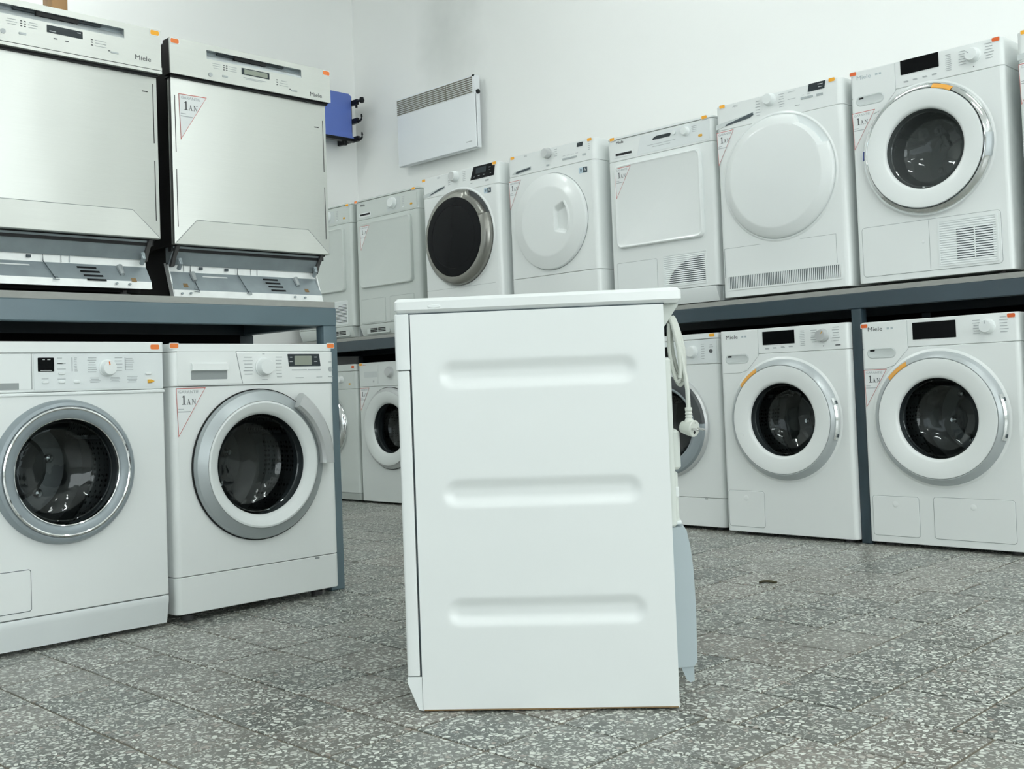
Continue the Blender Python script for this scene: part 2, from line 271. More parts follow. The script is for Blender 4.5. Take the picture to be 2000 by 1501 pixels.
# ------------------------------------------------------------------ mesh helpers
class MB:
    def __init__(s): s.v = []; s.f = []
    def add(s, vs, fs):
        n = len(s.v); s.v += [tuple(v) for v in vs]; s.f += [tuple(i+n for i in f) for f in fs]; return s
    def box(s, x0, x1, y0, y1, z0, z1, b=0.0):
        if b <= 0:
            v = [(x, y, z) for z in (z0, z1) for y in (y0, y1) for x in (x0, x1)]
            return s.add(v, [(0, 2, 3, 1), (4, 5, 7, 6), (0, 1, 5, 4), (2, 6, 7, 3), (0, 4, 6, 2), (1, 3, 7, 5)])
        return s.rprism(x0, x1, y0, y1, z0, z1, b, b, b, n=1)
    # upright prism with rounded vertical edges (front radius rf, back radius rb) and bevelled rims; hole=(cx,cz,R) pierces the front
    def rprism(s, x0, x1, y0, y1, z0, z1, rf=0.01, rb=0.005, b=0.002, n=5, hole=None, capbot=True, captop=True, ytop=0.0, ybot=0.0):
        def ring(ins, z, dy):
            P = []
            for cx, cy, r, a0 in ((x0+rf, y0+rf, rf, PI), (x1-rf, y0+rf, rf, 1.5*PI), (x1-rb, y1-rb, rb, 0), (x0+rb, y1-rb, rb, .5*PI)):
                rr = max(r-ins, 0.0002)
                for k in range(n+1):
                    a = a0+.5*PI*k/n
                    fr = max(0.0, min(1.0, 1-(cy+rr*math.sin(a)-y0)/(y1-y0)))
                    sx, sy = cx+rr*math.cos(a), cy+rr*math.sin(a)
                    if r-ins < 0: pass
                    P.append((sx, sy+dy*fr, z))
            return P
        def dy(z): 
            t = (z-z0)/(z1-z0) if z1 > z0 else 0
            return ybot*(1-t)+ytop*t
        zs = [(b, z0), (0, z0+b), (0, z1-b), (b, z1)]
        R = [ring(i, z, dy(z)) for i, z in zs]; m = len(R[0])
        V = [p for r in R for p in r]; Fc = []
        fe = n      # edge n -> n+1 is the flat front
        for k in range(3):
            for i in range(m):
                j = (i+1) % m
                if hole and k == 1 and i == fe: continue
                Fc.append((k*m+i, k*m+j, (k+1)*m+j, (k+1)*m+i))
        if capbot: Fc.append(tuple(range(m-1, -1, -1)))
        if captop: Fc.append(tuple(3*m+i for i in range(m)))
        s.add(V, Fc)
        if hole:
            s.holed(x0+rf, x1-rf, z0+b, z1-b, y0, *hole)
        return s
    def holed(s, x0, x1, z0, z1, y, cx, cz, R, N=72):
        P = []
        for i in range(N):
            a = 2*PI*i/N; c, sn = math.cos(a), math.sin(a)
            t = min(((x1-cx)/c if c > 1e-9 else (x0-cx)/c if c < -1e-9 else 1e9), ((z1-cz)/sn if sn > 1e-9 else (z0-cz)/sn if sn < -1e-9 else 1e9))
            P.append([cx+c*t, cz+sn*t])
        for X in (x0, x1):
            for Z in (z0, z1):
                i = min(range(N), key=lambda q: (P[q][0]-X)**2+(P[q][1]-Z)**2); P[i] = [X, Z]
        V = [(p[0], y, p[1]) for p in P]+[(cx+R*math.cos(2*PI*i/N), y, cz+R*math.sin(2*PI*i/N)) for i in range(N)]
        return s.add(V, [(i, (i+1) % N, N+(i+1) % N, N+i) for i in range(N)])
    # plate facing -y: outline in xz (list), front at y0, back at y1, front rim bevel b
    def plate(s, pts, y0, y1, b=0.0):
        n = len(pts)
        cx = sum(p[0] for p in pts)/n; cz = sum(p[1] for p in pts)/n
        if b > 0:
            def ins(p):
                dx, dz = p[0]-cx, p[1]-cz; d = math.hypot(dx, dz); k = max(0, 1-b*1.2/d) if d > 0 else 1
                return cx+dx*k, cz+dz*k
            q = [ins(p) for p in pts]
            V = [(p[0], y1, p[1]) for p in pts]+[(p[0], y0+b, p[1]) for p in pts]+[(p[0], y0, p[1]) for p in q]; R = 3
        else:
            V = [(p[0], y1, p[1]) for p in pts]+[(p[0], y0, p[1]) for p in pts]; R = 2
        Fc = [tuple(range(n-1, -1, -1)), tuple((R-1)*n+i for i in range(n))]
        for k in range(R-1):
            Fc += [(k*n+i, k*n+(i+1) % n, (k+1)*n+(i+1) % n, (k+1)*n+i) for i in range(n)]
        return s.add(V, Fc)
    def rplate(s, cx, cz, w, h, r, y0, y1, b=0.0, n=5, shear=0.0):
        return s.plate(rrect(cx, cz, w, h, r, n, shear), y0, y1, b)
    # closed ring plate between two outlines of equal length
    def ringplate(s, po, pi_, y0, y1):
        n = len(po)
        V = [(p[0], y, p[1]) for y in (y0, y1) for P in (po, pi_) for p in P]
        Fc = []
        for i in range(n):
            j = (i+1) % n
            Fc += [(i, j, n+j, n+i), (2*n+i, 3*n+i, 3*n+j, 2*n+j), (i, 2*n+i, 2*n+j, j), (n+i, n+j, 3*n+j, 3*n+i)]
        return s.add(V, Fc)
    # surface of revolution about the y axis through (cx, cz); profile [(r, y)]
    def lathe(s, cx, cz, prof, n=64, a0=0.0, a1=2*PI, rf=None, caps=False):
        full = abs(a1-a0-2*PI) < 1e-6; m = n if full else n+1
        V = []
        for k in range(m):
            a = a0+(a1-a0)*k/n
            for i, (r, y) in enumerate(prof):
                if rf: r, y = rf(a, i, r, y)
                V.append((cx+r*math.cos(a), y, cz+r*math.sin(a)))
        p = len(prof); Fc = []
        for k in range(n):
            q = (k+1) % m
            for i in range(p-1): Fc.append((k*p+i, k*p+i+1, q*p+i+1, q*p+i))
        if caps and not full: Fc += [tuple(range(p)), tuple((m-1)*p+i for i in range(p-1, -1, -1))]
        return s.add(V, Fc)
    def tube(s, pts, r, n=8, caps=True):
        P = [Vector(p) for p in pts]; V = []; Fc = []; up = Vector((0.3, 0.2, 1)).normalized()
        for i, p in enumerate(P):
            t = (P[min(i+1, len(P)-1)]-P[max(i-1, 0)]).normalized()
            a = t.cross(up)
            if a.length < 1e-3: a = t.cross(Vector((1, 0, 0)))
            a.normalize(); c = t.cross(a)
            rr = r[i] if isinstance(r, (list, tuple)) else r
            V += [p+rr*(math.cos(2*PI*k/n)*a+math.sin(2*PI*k/n)*c) for k in range(n)]
        for i in range(len(P)-1):
            Fc += [(i*n+k, i*n+(k+1) % n, (i+1)*n+(k+1) % n, (i+1)*n+k) for k in range(n)]
        if caps: Fc += [tuple(range(n-1, -1, -1)), tuple((len(P)-1)*n+k for k in range(n))]
        return s.add(V, Fc)
    # prism along x of a yz outline
    def xprism(s, prof, x0, x1):
        n = len(prof); V = [(x, y, z) for x in (x0, x1) for y, z in prof]
        return s.add(V, [(i, (i+1) % n, n+(i+1) % n, n+i) for i in range(n)]+[tuple(range(n-1, -1, -1)), tuple(n+i for i in range(n))])
    def mesh(s, name, m, smooth=35):
        me = bpy.data.meshes.new(name); me.from_pydata(s.v, [], s.f)
        import bmesh
        bm = bmesh.new(); bm.from_mesh(me); bmesh.ops.recalc_face_normals(bm, faces=bm.faces); bm.to_mesh(me); bm.free()
        me.materials.append(M[m] if isinstance(m, str) else m)
        if smooth:
            me.shade_smooth(); me.set_sharp_from_angle(angle=math.radians(smooth))
        return me
    def build(s, name, m, parent=None, label=None, kind=None, smooth=35):
        o = bpy.data.objects.new(name, s.mesh(name, m, smooth)); COL.objects.link(o)
        if parent is not None: o.parent = parent
        if label: o['label'] = label
        if kind: o['kind'] = kind
        return o

def rrect(cx, cz, w, h, r, n=5, shear=0.0):
    r = min(r, w/2-1e-5, h/2-1e-5); P = []
    for sx, sz, a0 in ((1, -1, 1.5*PI), (1, 1, 0), (-1, 1, .5*PI), (-1, -1, PI)):
        for k in range(n+1):
            a = a0+.5*PI*k/n
            x = sx*(w/2-r)+r*math.cos(a); z = sz*(h/2-r)+r*math.sin(a)
            P.append((cx+x+shear*z/h, cz+z))
    return P

def thing(name, label, cat, loc, rz=0.0, group=None):
    o = bpy.data.objects.new(name, None); COL.objects.link(o); o.empty_display_size = 0.1
    o.location = loc; o.rotation_euler = (0, 0, rz); o['label'] = label; o['category'] = cat
    if group: o['group'] = group
    return o
def tag(o, label, cat, group=None):
    o['label'] = label; o['category'] = cat
    if group: o['group'] = group
    return o
def struct(o): o['kind'] = 'structure'; return o

_txt = {}
def text_mesh(txt, size, m, ext=0.0003):
    key = (txt, round(size, 5), m)
    if key not in _txt:
        cu = bpy.data.curves.new('t', 'FONT'); cu.body = txt; cu.size = size; cu.extrude = ext; cu.resolution_u = 2
        cu.align_x = 'CENTER'; cu.align_y = 'CENTER'
        o = bpy.data.objects.new('t', cu); COL.objects.link(o)
        dg = bpy.context.evaluated_depsgraph_get(); me = bpy.data.meshes.new_from_object(o.evaluated_get(dg))
        bpy.data.objects.remove(o); bpy.data.curves.remove(cu)
        me.transform(Matrix.Rotation(PI/2, 4, 'X')); me.materials.clear(); me.materials.append(M[m]); me.name = 'lettering'
        _txt[key] = me
    return _txt[key]
def text(txt, x, z, y, size, m, parent, name='lettering', sx=1.0, bold=0.0):
    o = bpy.data.objects.new(name, text_mesh(txt, size, m)); COL.objects.link(o); o.parent = parent
    o.location = (x, y, z); o.scale = (sx, 1, 1); return o
# serif letters (strokes on a unit grid) for the warranty stickers
_SER = {'1': [(.35, .62, 0, 1), (.12, .85, 0, .07), (.14, .40, .80, .88)],
        'bar': []}
def serif(mb, ch, x, z, h, y):
    w = h*0.75; t = h*0.07; T = h*0.17
    def q(pts): mb.add([(x+px, y, z+pz) for px, pz in pts], [tuple(range(len(pts)))])
    def bar(x0, x1, z0, z1): q([(x0, z0), (x1, z0), (x1, z1), (x0, z1)])
    if ch == '1':
        bar(.25*h-T/2, .25*h+T/2, 0, h); bar(.02*h, .48*h, 0, t); q([(.02*h, .80*h), (.25*h, .86*h), (.25*h, h), (.02*h, .86*h)])
    if ch == 'A':
        q([(.08*h, 0), (.08*h+t, 0), (.36*h+t, h), (.36*h, h)]); q([(.70*h-T, 0), (.70*h, 0), (.36*h+t, h), (.36*h-t, h)])
        bar(.18*h, .58*h, .33*h, .33*h+t); bar(0, .22*h, 0, t); bar(.46*h, .80*h, 0, t)
    if ch == 'N':
        bar(.12*h, .12*h+t, 0, h); bar(.68*h, .68*h+t, 0, h); q([(.10*h, h), (.10*h+T, h), (.68*h+t, 0), (.68*h+t-T*.6, 0)])
        bar(0, .26*h, 0, t); bar(.55*h, .88*h, h-t, h); bar(0, .2*h, h-t, h)

def prints(parent, rects, y, m='print', name='printed_text'):
    mb = MB()
    for x, z, w, h in rects: mb.box(x-w/2, x+w/2, y-0.0003, y+0.0004, z-h/2, z+h/2)
    return mb.build(name, m, parent, kind='stuff' if len(rects) > 1 else None, smooth=0)
def rows(x, z, n, dz, w, h=0.0022, jit=0.35):
    return [(x+(random.random()-.5)*0.002, z-i*dz, w*(1-jit*random.random()), h) for i in range(n)]

def price_sticker(root, x, z, y, m='orange', w=0.027, h=0.014):
    mb = MB(); mb.rplate(x, z, w+.004, h+.004, .003, y-.0005, y+.0003); p = mb.build('price_sticker', 'paper', root)
    mb = MB(); mb.rplate(x, z, w, h, .004, y-.0009, y-.0004); mb.build('sticker_face', m, p)
    return p

def warranty(root, x, z, y, w=0.098, h=0.145, skew=0.004):
    A, B, C_ = (x, z), (x+w, z+.001), (x+skew, z-h)
    mb = MB(); mb.plate([C_, B, A], y-.0006, y+.0004); p = mb.build('warranty_sticker', 'paper', root)
    gx, gz = (A[0]+B[0]+C_[0])/3, (A[1]+B[1]+C_[1])/3
    po = [C_, B, A]; pi_ = [(gx+(a-gx)*.955, gz+(b-gz)*.955) for a, b in po]
    mb = MB(); mb.ringplate(po, pi_, y-.0011, y-.0005); mb.build('red_border', 'red', p, smooth=0)
    text('GARANTIE', x+.041, z-.0115, y-.0009, .0125, 'print', p, sx=1.12)
    mb = MB(); hh = .027
    serif(mb, '1', x+.018, z-.049, hh, y-.0010); serif(mb, 'A', x+.034, z-.049, hh*.62, y-.0010); serif(mb, 'N', x+.050, z-.049, hh*.62, y-.0010)
    mb.build('sticker_lettering', 'printdark', p, smooth=0)
    prints(p, [(x+.015, z-.062, .018, .0022), (x+.026, z-.070, .042, .0028)], y-.0008, 'print', 'small_print')
    return p

# ------------------------------------------------------------------ room
def room():
    T = 0.12
    fl = MB(); fl.box(XL-T, XR+T, YF-T, YB+T, -0.10, -0.0025); floor = struct(fl.build('floor', 'grout'))
    struct(MB().box(XL-T, XR+T, YF-T, YB+T, CEIL, CEIL+T).build('ceiling', 'ceilpaint'))
    struct(MB().box(XL-T, XL, YF-T, YB+T, 0, CEIL).build('wall_left', 'wall'))
    struct(MB().box(XL, XR+T, YB, YB+T, 0, CEIL).build('wall_back', 'wallsoot'))
    # the two walls out of view have shop windows
    def winwall(name, axis, a0, a1, wa0, wa1, p, k):
        mb = MB()
        def b(u0, u1, z0, z1):
            if axis == 'x': mb.box(u0, u1, p-T, p, z0, z1)
            else: mb.box(p, p+T, u0, u1, z0, z1)
        b(a0, wa0, 0, CEIL); b(wa1, a1, 0, CEIL); b(wa0, wa1, 0, 0.55); b(wa0, wa1, 3.2, CEIL)
        struct(mb.build(name, 'wall'))
        fr = MB(); pn = MB(); n = 3; q = p-T/2 if axis == 'x' else p+T/2
        for i in range(n+1):
            u = wa0+(wa1-wa0)*i/n; u0, u1 = max(wa0, u-.03), min(wa1, u+.03)
            if axis == 'x': fr.box(u0, u1, q-.03, q+.03, .55, 3.2)
            else: fr.box(q-.03, q+.03, u0, u1, .55, 3.2)
        for z0, z1 in ((.55, .61), (3.14, 3.2)):
            if axis == 'x': fr.box(wa0, wa1, q-.03, q+.03, z0, z1)
            else: fr.box(q-.03, q+.03, wa0, wa1, z0, z1)
        w = struct(fr.build('window_%d' % k, 'plastic'))
        if axis == 'x': pn.box(wa0+.02, wa1-.02, q-.004, q+.004, .6, 3.15)
        else: pn.box(q-.004, q+.004, wa0+.02, wa1-.02, .6, 3.15)
        pn.build('pane', 'pane', w)
    winwall('wall_front', 'x', XL, XR+T, -4.8, 3.8, YF, 1)
    winwall('wall_right', 'y', YF, YB, -4.5, 3.3, XR, 2)
    # terrazzo tiles, one object each where the photograph shows them
    def proj(x, y, z=0):
        d = Vector((x, y, z-CAM_H)); dz = d.dot(_F)
        return (CAM_CX+CAM_F*d.dot(_R)/dz, CAM_CY-CAM_F*d.dot(_U)/dz, dz)
    px, py, g = 0.2005, 0.2065, 0.0056
    shared = []
    for v in range(4):
        hx, hy = (px-g)/2, (py-g)/2
        mb = MB(); mb.rprism(-hx, hx, -hy, hy, -0.008, 0, .003, .003, .0012, n=1, capbot=False); shared.append(mb.mesh('tile', 'terrazzo'))
    cand = []; rest = []
    rr = random.Random(11)
    j0 = int((YF-0.966)/py)-1
    for j in range(j0, 20):
        y = 0.966+py*j+py/2; jit = rr.uniform(-.012, .012)+(0.07 if j % 7 == 4 else 0)
        for i in range(-30, 34):
            x = -0.88+px*i+px/2+jit
            if x-px/2 < XL or x+px/2 > XR or y-py/2 < YF or y+py/2 > YB: continue
            q = proj(x, y) if (Vector((x, y, -CAM_H)).dot(_F) > 0.3) else None
            hid = (y > 4.25 and x > -5.9) or (x < -3.2 and y < 2.15) or x < -5.5
            if q and -60 < q[0] < 2060 and 900 < q[1] < 1580 and not hid: cand.append((q[2], x, y))
            else: rest.append((x, y))
    cand.sort(); own = cand[:300]; rest += [(x, y) for _, x, y in cand[300:]]
    for k, (d, x, y) in enumerate(own):
        o = bpy.data.objects.new('tile', shared[k % 4]); COL.objects.link(o); o.parent = floor
        o.location = (x, y, rr.uniform(-.0006, .0003)); o.rotation_euler = (rr.uniform(-.002, .002), rr.uniform(-.002, .002), rr.uniform(-.004, .004)+(PI if k % 2 else 0))
    mb = MB(); hx, hy = (px-g)/2, (py-g)/2
    for x, y in rest: mb.box(x-hx, x+hx, y-hy, y+hy, -.006, -.0003)
    o = mb.build('tiles', 'terrazzo', floor, kind='stuff', smooth=0)
    return floor
FLOOR = room()

def ceiling_lights():
    for x, y, k, where in LAMPS:
        t = thing('ceiling_light', 'twin fluorescent tube light on the ceiling ' + where, 'lamp', (x, y, CEIL), PI/2 if x < -5 else 0, 'fluorescent lights on the ceiling')
        MB().rprism(-.66, .66, -.09, .09, -.06, -0.001, .01, .01, .004, n=2).build('housing', 'plastic', t)
        for s in (-.045, .045):
            MB().tube([(-.6, s, -.09), (-.59, s, -.09), (.59, s, -.09), (.6, s, -.09)], .015, 10).build('tube', 'tubeglow%g' % k, t)
            for x0 in (-.625, .6): MB().box(x0, x0+.025, s-.015, s+.015, -.108, -.058).build('tube_holder', 'plastic', t)
ceiling_lights()

# ------------------------------------------------------------------ shelves
def shelves():
    def bar(mb, x0, x1, y0, y1, z0, z1): mb.rprism(x0, x1, y0, y1, z0, z1, .004, .004, .003, n=2)
    # left shelf, front at x = -3.044, runs along y
    xf, zt, bh, bt = -3.044, 0.9723, 0.062, 0.020
    y0, y1, xb = 0.86, 2.234, -3.612
    t = thing('metal_shelf', 'slate blue steel shelf frame under the two stainless dishwashers', 'shelf', ((xf+xb)/2, (y0+y1)/2, 0))
    ox, oy = (xf+xb)/2, (y0+y1)/2
    def part(nm, m, x0, x1, ya, yb, z0, z1):
        mb = MB(); bar(mb, x0-ox, x1-ox, ya-oy, yb-oy, z0, z1); return mb.build(nm, m, t)
    zb = zt-bt-bh
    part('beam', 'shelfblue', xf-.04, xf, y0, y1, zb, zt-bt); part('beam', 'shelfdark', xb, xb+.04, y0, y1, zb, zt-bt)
    part('end_beam', 'shelfblue', xb+.04, xf-.04, y1-.04, y1, zb, zt-bt); part('end_beam', 'shelfblue', xb+.04, xf-.04, y0, y0+.04, zb, zt-bt)
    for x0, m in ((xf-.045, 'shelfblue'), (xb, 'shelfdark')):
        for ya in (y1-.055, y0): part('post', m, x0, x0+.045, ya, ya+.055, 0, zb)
    mb = MB(); mb.box(xb-ox, xf-.002-ox, y0-oy, y1-.004-oy, zt-bt, zt); mb.build('board', 'boardedge', t)
    mb = MB(); mb.box(xb+.045-ox, xf-.045-ox, y0+.045-oy, y1-.045-oy, zt-bt-.006, zt-bt-.0005); mb.build('underside_shade', 'shelfshade', t)  # black sheet paints the shade under the board
    mb = MB(); mb.box(xb+.041-ox, xb+.047-ox, y0+.05-oy, y1-.06-oy, .05, zb); mb.build('back_shade', 'shelfshade', t)  # black sheet added for the deep shade behind the machines
    # right shelf along the back wall, front at y = 4.027
    yf, zt = 4.0272, 1.0004; yb = 4.70
    x0, x1 = -6.10, -0.78
    ox, oy = (x0+x1)/2, (yf+yb)/2
    t = thing('metal_shelf', 'long slate blue steel shelf frame carrying the row of tumble dryers along the back wall', 'shelf', (ox, oy, 0))
    zb = zt-bt-bh
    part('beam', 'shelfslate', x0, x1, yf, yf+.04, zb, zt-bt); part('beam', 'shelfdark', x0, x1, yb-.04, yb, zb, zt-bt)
    part('end_beam', 'shelfslate', x1-.04, x1, yf+.04, yb-.04, zb, zt-bt); part('end_beam', 'shelfslate', x0, x0+.04, yf+.04, yb-.04, zb, zt-bt)
    for xa in (-6.10, -4.115, -2.0968, -0.825):
        part('post', 'shelfslate', xa, xa+.043, yf, yf+.045, 0, zb)
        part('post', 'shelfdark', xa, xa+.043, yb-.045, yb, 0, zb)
    mb = MB(); mb.box(x0-ox, x1-ox, yf+.002-oy, yb-oy, zt-bt, zt); mb.build('board', 'boardedge', t)
    mb = MB(); mb.box(x0+.045-ox, x1-.045-ox, yf+.045-oy, yb-.045-oy, zt-bt-.006, zt-bt-.0005); mb.build('underside_shade', 'shelfshade', t)  # shade below the board, put in as a black sheet
    mb = MB(); mb.box(x0+.05-ox, x1-.05-ox, yb-.044-oy, yb-.038-oy, .05, zb); mb.build('back_shade', 'shelfshade', t)  # added black sheet darkens the space behind the lower row
shelves()

# ------------------------------------------------------------------ appliance building blocks
D = 0.555                                            # cabinet depth
def feet(root, w, z0, d=D, y0=0.05):
    for x in (-w/2+.06, w/2-.06):
        for y in (y0, d-.06):
            MB().lathe2(x, y, [(0.0, 0), (.019, 0), (.019, z0*.6), (.010, z0*.6), (.010, z0+.004), (0, z0+.004)]).build('foot', 'foot', root)
def lathe2(s, cx, cy, prof, n=14):                   # about the z axis
    V = []; p = len(prof)
    for k in range(n):
        a = 2*PI*k/n; V += [(cx+r*math.cos(a), cy+r*math.sin(a), z) for r, z in prof]
    return s.add(V, [(k*p+i, k*p+i+1, ((k+1) % n)*p+i+1, ((k+1) % n)*p+i) for k in range(n) for i in range(p-1)])
MB.lathe2 = lathe2

def knob(root, x, z, r, y, m='plastic', h=.022, mark=None, name='program_knob'):
    mb = MB(); mb.lathe(x, z, [(r*1.12, y+.001), (r*1.12, y-.003), (r, y-.005), (r*.94, y-h*.85), (r*.86, y-h), (0, y-h)], 40)
    k = mb.build(name, m, root)
    if mark:
        mb = MB(); a = mark[1]; dx, dz = math.cos(a), math.sin(a); px_, pz_ = -dz, dx; t = .0016
        P = [(x+dx*r*.35+px_*s*t, z+dz*r*.35+pz_*s*t) for s in (-1, 1)]+[(x+dx*r*.82+px_*s*t, z+dz*r*.82+pz_*s*t) for s in (1, -1)]
        mb.plate(P, y-h-.0006, y-h+.001); mb.build('knob_mark', mark[0], k, smooth=0)
    return k

def drum(root, cx, cz, R, shell='drum', deep=.36):
    mb = MB(); mb.lathe(cx, cz, [(R, .001), (R-.002, .012), (R+.012, .03), (R-.008, .045), (R-.012, .06), (R+.010, .075), (R+.016, .10)], 64)
    mb.build('gasket', 'rubber', root)
    q = R+.07
    mb = MB(); mb.lathe(cx, cz, [(R+.014, .098), (R+.02, .104), (R+.05, .106), (q, .115)]+[(q-(.0045 if k % 2 else 0), .125+k*(deep-.135)/12) for k in range(13)]+[(q, deep)], 64)
    d = mb.build('drum', shell, root)
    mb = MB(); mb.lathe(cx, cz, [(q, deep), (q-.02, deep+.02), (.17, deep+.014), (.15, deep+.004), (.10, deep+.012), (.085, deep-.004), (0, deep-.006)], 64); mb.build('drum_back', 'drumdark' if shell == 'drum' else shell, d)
    for i in range(3):
        a = .5+2*PI*i/3; mb = MB(); V = []
        for y in (.12, .13, deep-.01):
            for da, r in ((-.20, q-.001), (-.04, q-.06), (.04, q-.06), (.20, q-.001)):
                rr_ = r if y > .125 else q-.002
                V.append((cx+rr_*math.cos(a+da), y, cz+rr_*math.sin(a+da)))
        Fc = [(k*4+j, k*4+j+1, k*4+j+5, k*4+j+4) for k in range(2) for j in range(3)]
        mb.add(V, Fc); mb.build('lifter', shell, d)
    # dimples on the drum back
    mb = MB()
    for k in range(6):
        a = k*PI/3+.2; mb.lathe(cx+.05*math.cos(a)*2.2, cz+.05*math.sin(a)*2.2, [(.016, deep+.012), (.010, deep+.004), (0, deep+.002)], 12)
    mb.build('drum_dimples', shell, d)
    return d

def glass_bowl(door, cx, cz, r, y, depth=.10, m='glass'):
    mb = MB(); mb.lathe(cx, cz, [(r, y), (r*.985, y+.004), (r*.955, y+depth*.18), (r*.935, y+depth*.20), (r*.92, y+depth*.45), (r*.82, y+depth*.85), (r*.62, y+depth*1.05), (r*.3, y+depth*1.12), (0, y+depth*1.14)], 72)
    return mb.build('door_glass', m, door)

def flap(root, cx, cz, w, h, r=.008, m='enamel', g='groove', name='service_flap', gw=.0016, dot=True):
    mb = MB(); mb.rplate(cx, cz, w+2*gw, h+2*gw, r+gw, -.0004, .001); gobj = None
    f = MB(); f.rplate(cx, cz, w, h, r, -.0018, .001, .0010); o = f.build(name, m, root)
    mb.build('flap_seam', g, o)
    if dot:
        d = MB(); d.lathe(cx, cz+h*.30, [(.012, -.0017), (.009, -.0030), (.004, -.0034), (0, -.0034)], 24); d.build('press_mark', m, o)
    return o

def badge(root, x, z, y):
    b = MB(); b.rplate(x-.013, z, .026, .027, .003, y-.0010, y+.0003); o = b.build('load_badge', 'badgeblue', root)
    MB().rplate(x+.013, z, .026, .027, .003, y-.0012, y+.0003).build('energy_badge', 'badgedark', o)
    text('8', x-.013, z, y-.0014, .022, 'badgedark', o); text('A', x+.013, z, y-.0016, .022, 'printwhite', o)

def split(root, w, H, zs, names, d=D, rf=.018, m='enamel', holes={}, offs={}, gap=.0016, bev=.0018):
    out = []
    for i, nm in enumerate(names):
        z0, z1 = zs[i], zs[i+1]
        y0 = offs.get(nm, 0.0)
        mb = MB(); mb.rprism(-w/2, w/2, y0, d, z0+gap/2, z1-gap/2, rf, .006, bev, hole=holes.get(nm), captop=(nm in ('lid', 'control_panel', 'cabinet') or i == len(names)-1))
        out.append(mb.build(nm, m, root))
    return out

# ------------------------------------------------------------------ left row
RLEFT = PI/2
def left_root(name, label, cat, o, s, w, z, group=None): return thing(name, label, cat, (-3.0319+o, s+w/2, z), RLEFT, group)
def right_root(name, label, cat, o, s, w, z, group=None): return thing(name, label, cat, (s+w/2, 4.0408-o, z), 0, group)

def washer_A():
    w, H = .597, .830
    t = left_root('washing_machine', 'white washing machine with grey-blue door ring, leftmost on the floor under the dishwasher shelf', 'washing machine', .0543, .9607, w, 0)
    mb = MB(); mb.xprism([(.014, .012), (.030, .012), (.030, .093), (.0, .093), (-.002, .086), (.0, .074)], -w/2+.004, w/2-.004); mb.build('plinth', 'plastic2', t)
    split(t, w, H, [.095, .692, .798, .830], ['cabinet', 'control_panel', 'lid'], holes={'cabinet': (0, .475, .165)}, offs={'lid': -.004, 'control_panel': .001}, rf=.008)
    feet(t, w, .012, y0=.09)
    mb = MB(); mb.rprism(-w/2-.001, w/2+.001, -.005, .02, .682, .6905, .006, .004, .002, n=3); mb.build('trim_ridge', 'plastic', t)
    # drawer with a grip cut-out at its lower edge
    mb = MB(); mb.plate([(-.292, .7065), (-.292, .795), (-.086, .795), (-.086, .701), (-.119, .701), (-.119, .718), (-.285, .718), (-.285, .7065)][::-1], -.0012, .003); dr = mb.build('detergent_drawer', 'plastic', t, smooth=0)
    MB().box(-.285, -.119, -.0003, .002, .7005, .7185).build('grip_recess', 'groove', dr)
    MB().box(-.0855, -.0835, -.0006, .002, .7, .796).build('drawer_seam', 'groove', dr)
    MB().rplate(.108, .747, .374, .098, .002, -.0008, .003).build('control_fascia', 'plastic2', t)
    y = -.0010
    disp = MB(); disp.rplate(-.046, .7665, .044, .038, .002, y-.0008, y+.002); dd = disp.build('display', 'screen', t)
    prints(dd, [(-.052, .780, .006, .002), (-.038, .780, .008, .002), (-.046, .7505, .030, .0018)], y-.0012, 'printwhite')
    knob(t, .126, .755, .0215, y, mark=('orange', 1.75))
    bt = [(-.049, .719), (-.004, .742), (-.004, .7185), (.038, .718), (.249, .738)]
    for x, z in bt: MB().rplate(x, z, .018, .0075, .0035, y-.004, y+.001, .0015).build('button', 'plastic', t)
    mb = MB(); mb.plate([(.247, .7105), (.258, .7105), (.268, .7155), (.258, .7205), (.247, .7205)][::-1], y-.004, y+.001, .001); mb.build('start_button', 'amber', t, 'amber start button')
    R_ = rows(-.008, .784, 2, .015, .014)+[(-.004, .769, .024, .002), (-.004, .754, .024, .002), (-.049, .728, .018, .002), (-.004, .7265, .022, .002)]
    R_ += rows(.036, .784, 9, .0045, .009, .0014)+rows(.083, .784, 7, .0065, .026)+rows(.160, .784, 5, .009, .026)+rows(.192, .782, 7, .0055, .028, .0014)+rows(.200, .73, 5, .004, .036, .0014)+rows(.090, .728, 4, .004, .034, .0014)+rows(.15, .728, 4, .004, .03, .0014)
    prints(t, R_+[(.026, .7665, .0022, .038), (.180, .767, .0022, .036)], y-.0003)
    cz = .474
    mb = MB(); mb.lathe(0, cz, [(.160, .002), (.197, .001), (.195, -.012), (.188, -.024), (.180, -.027), (.1775, -.0255), (.1765, -.0245)], 80); door = mb.build('door', 'midgrey', t)
    mb = MB(); mb.lathe(0, cz, [(.1765, -.0245), (.176, -.029), (.172, -.0305), (.169, -.029)], 80); mb.build('chrome_ring', 'chrome', door)
    mb = MB(); mb.lathe(0, cz, [(.169, -.0285), (.158, -.027), (.150, -.024), (.1465, -.021)], 80); mb.build('inner_ring', 'midgrey', door)
    mb = MB(); mb.lathe(0, cz, [(.1465, -.021), (.1455, -.0235), (.143, -.022), (.142, -.012)], 80); mb.build('glass_rim', 'chrome', door)
    glass_bowl(door, 0, cz, .142, -.012, .09)
    drum(t, 0, cz, .165)
    flap(t, -.200, .167, .200, .108, .006, g='dgroove', dot=False)
    price_sticker(t, .270, .8145, -.0045)
    return t
washer_A()

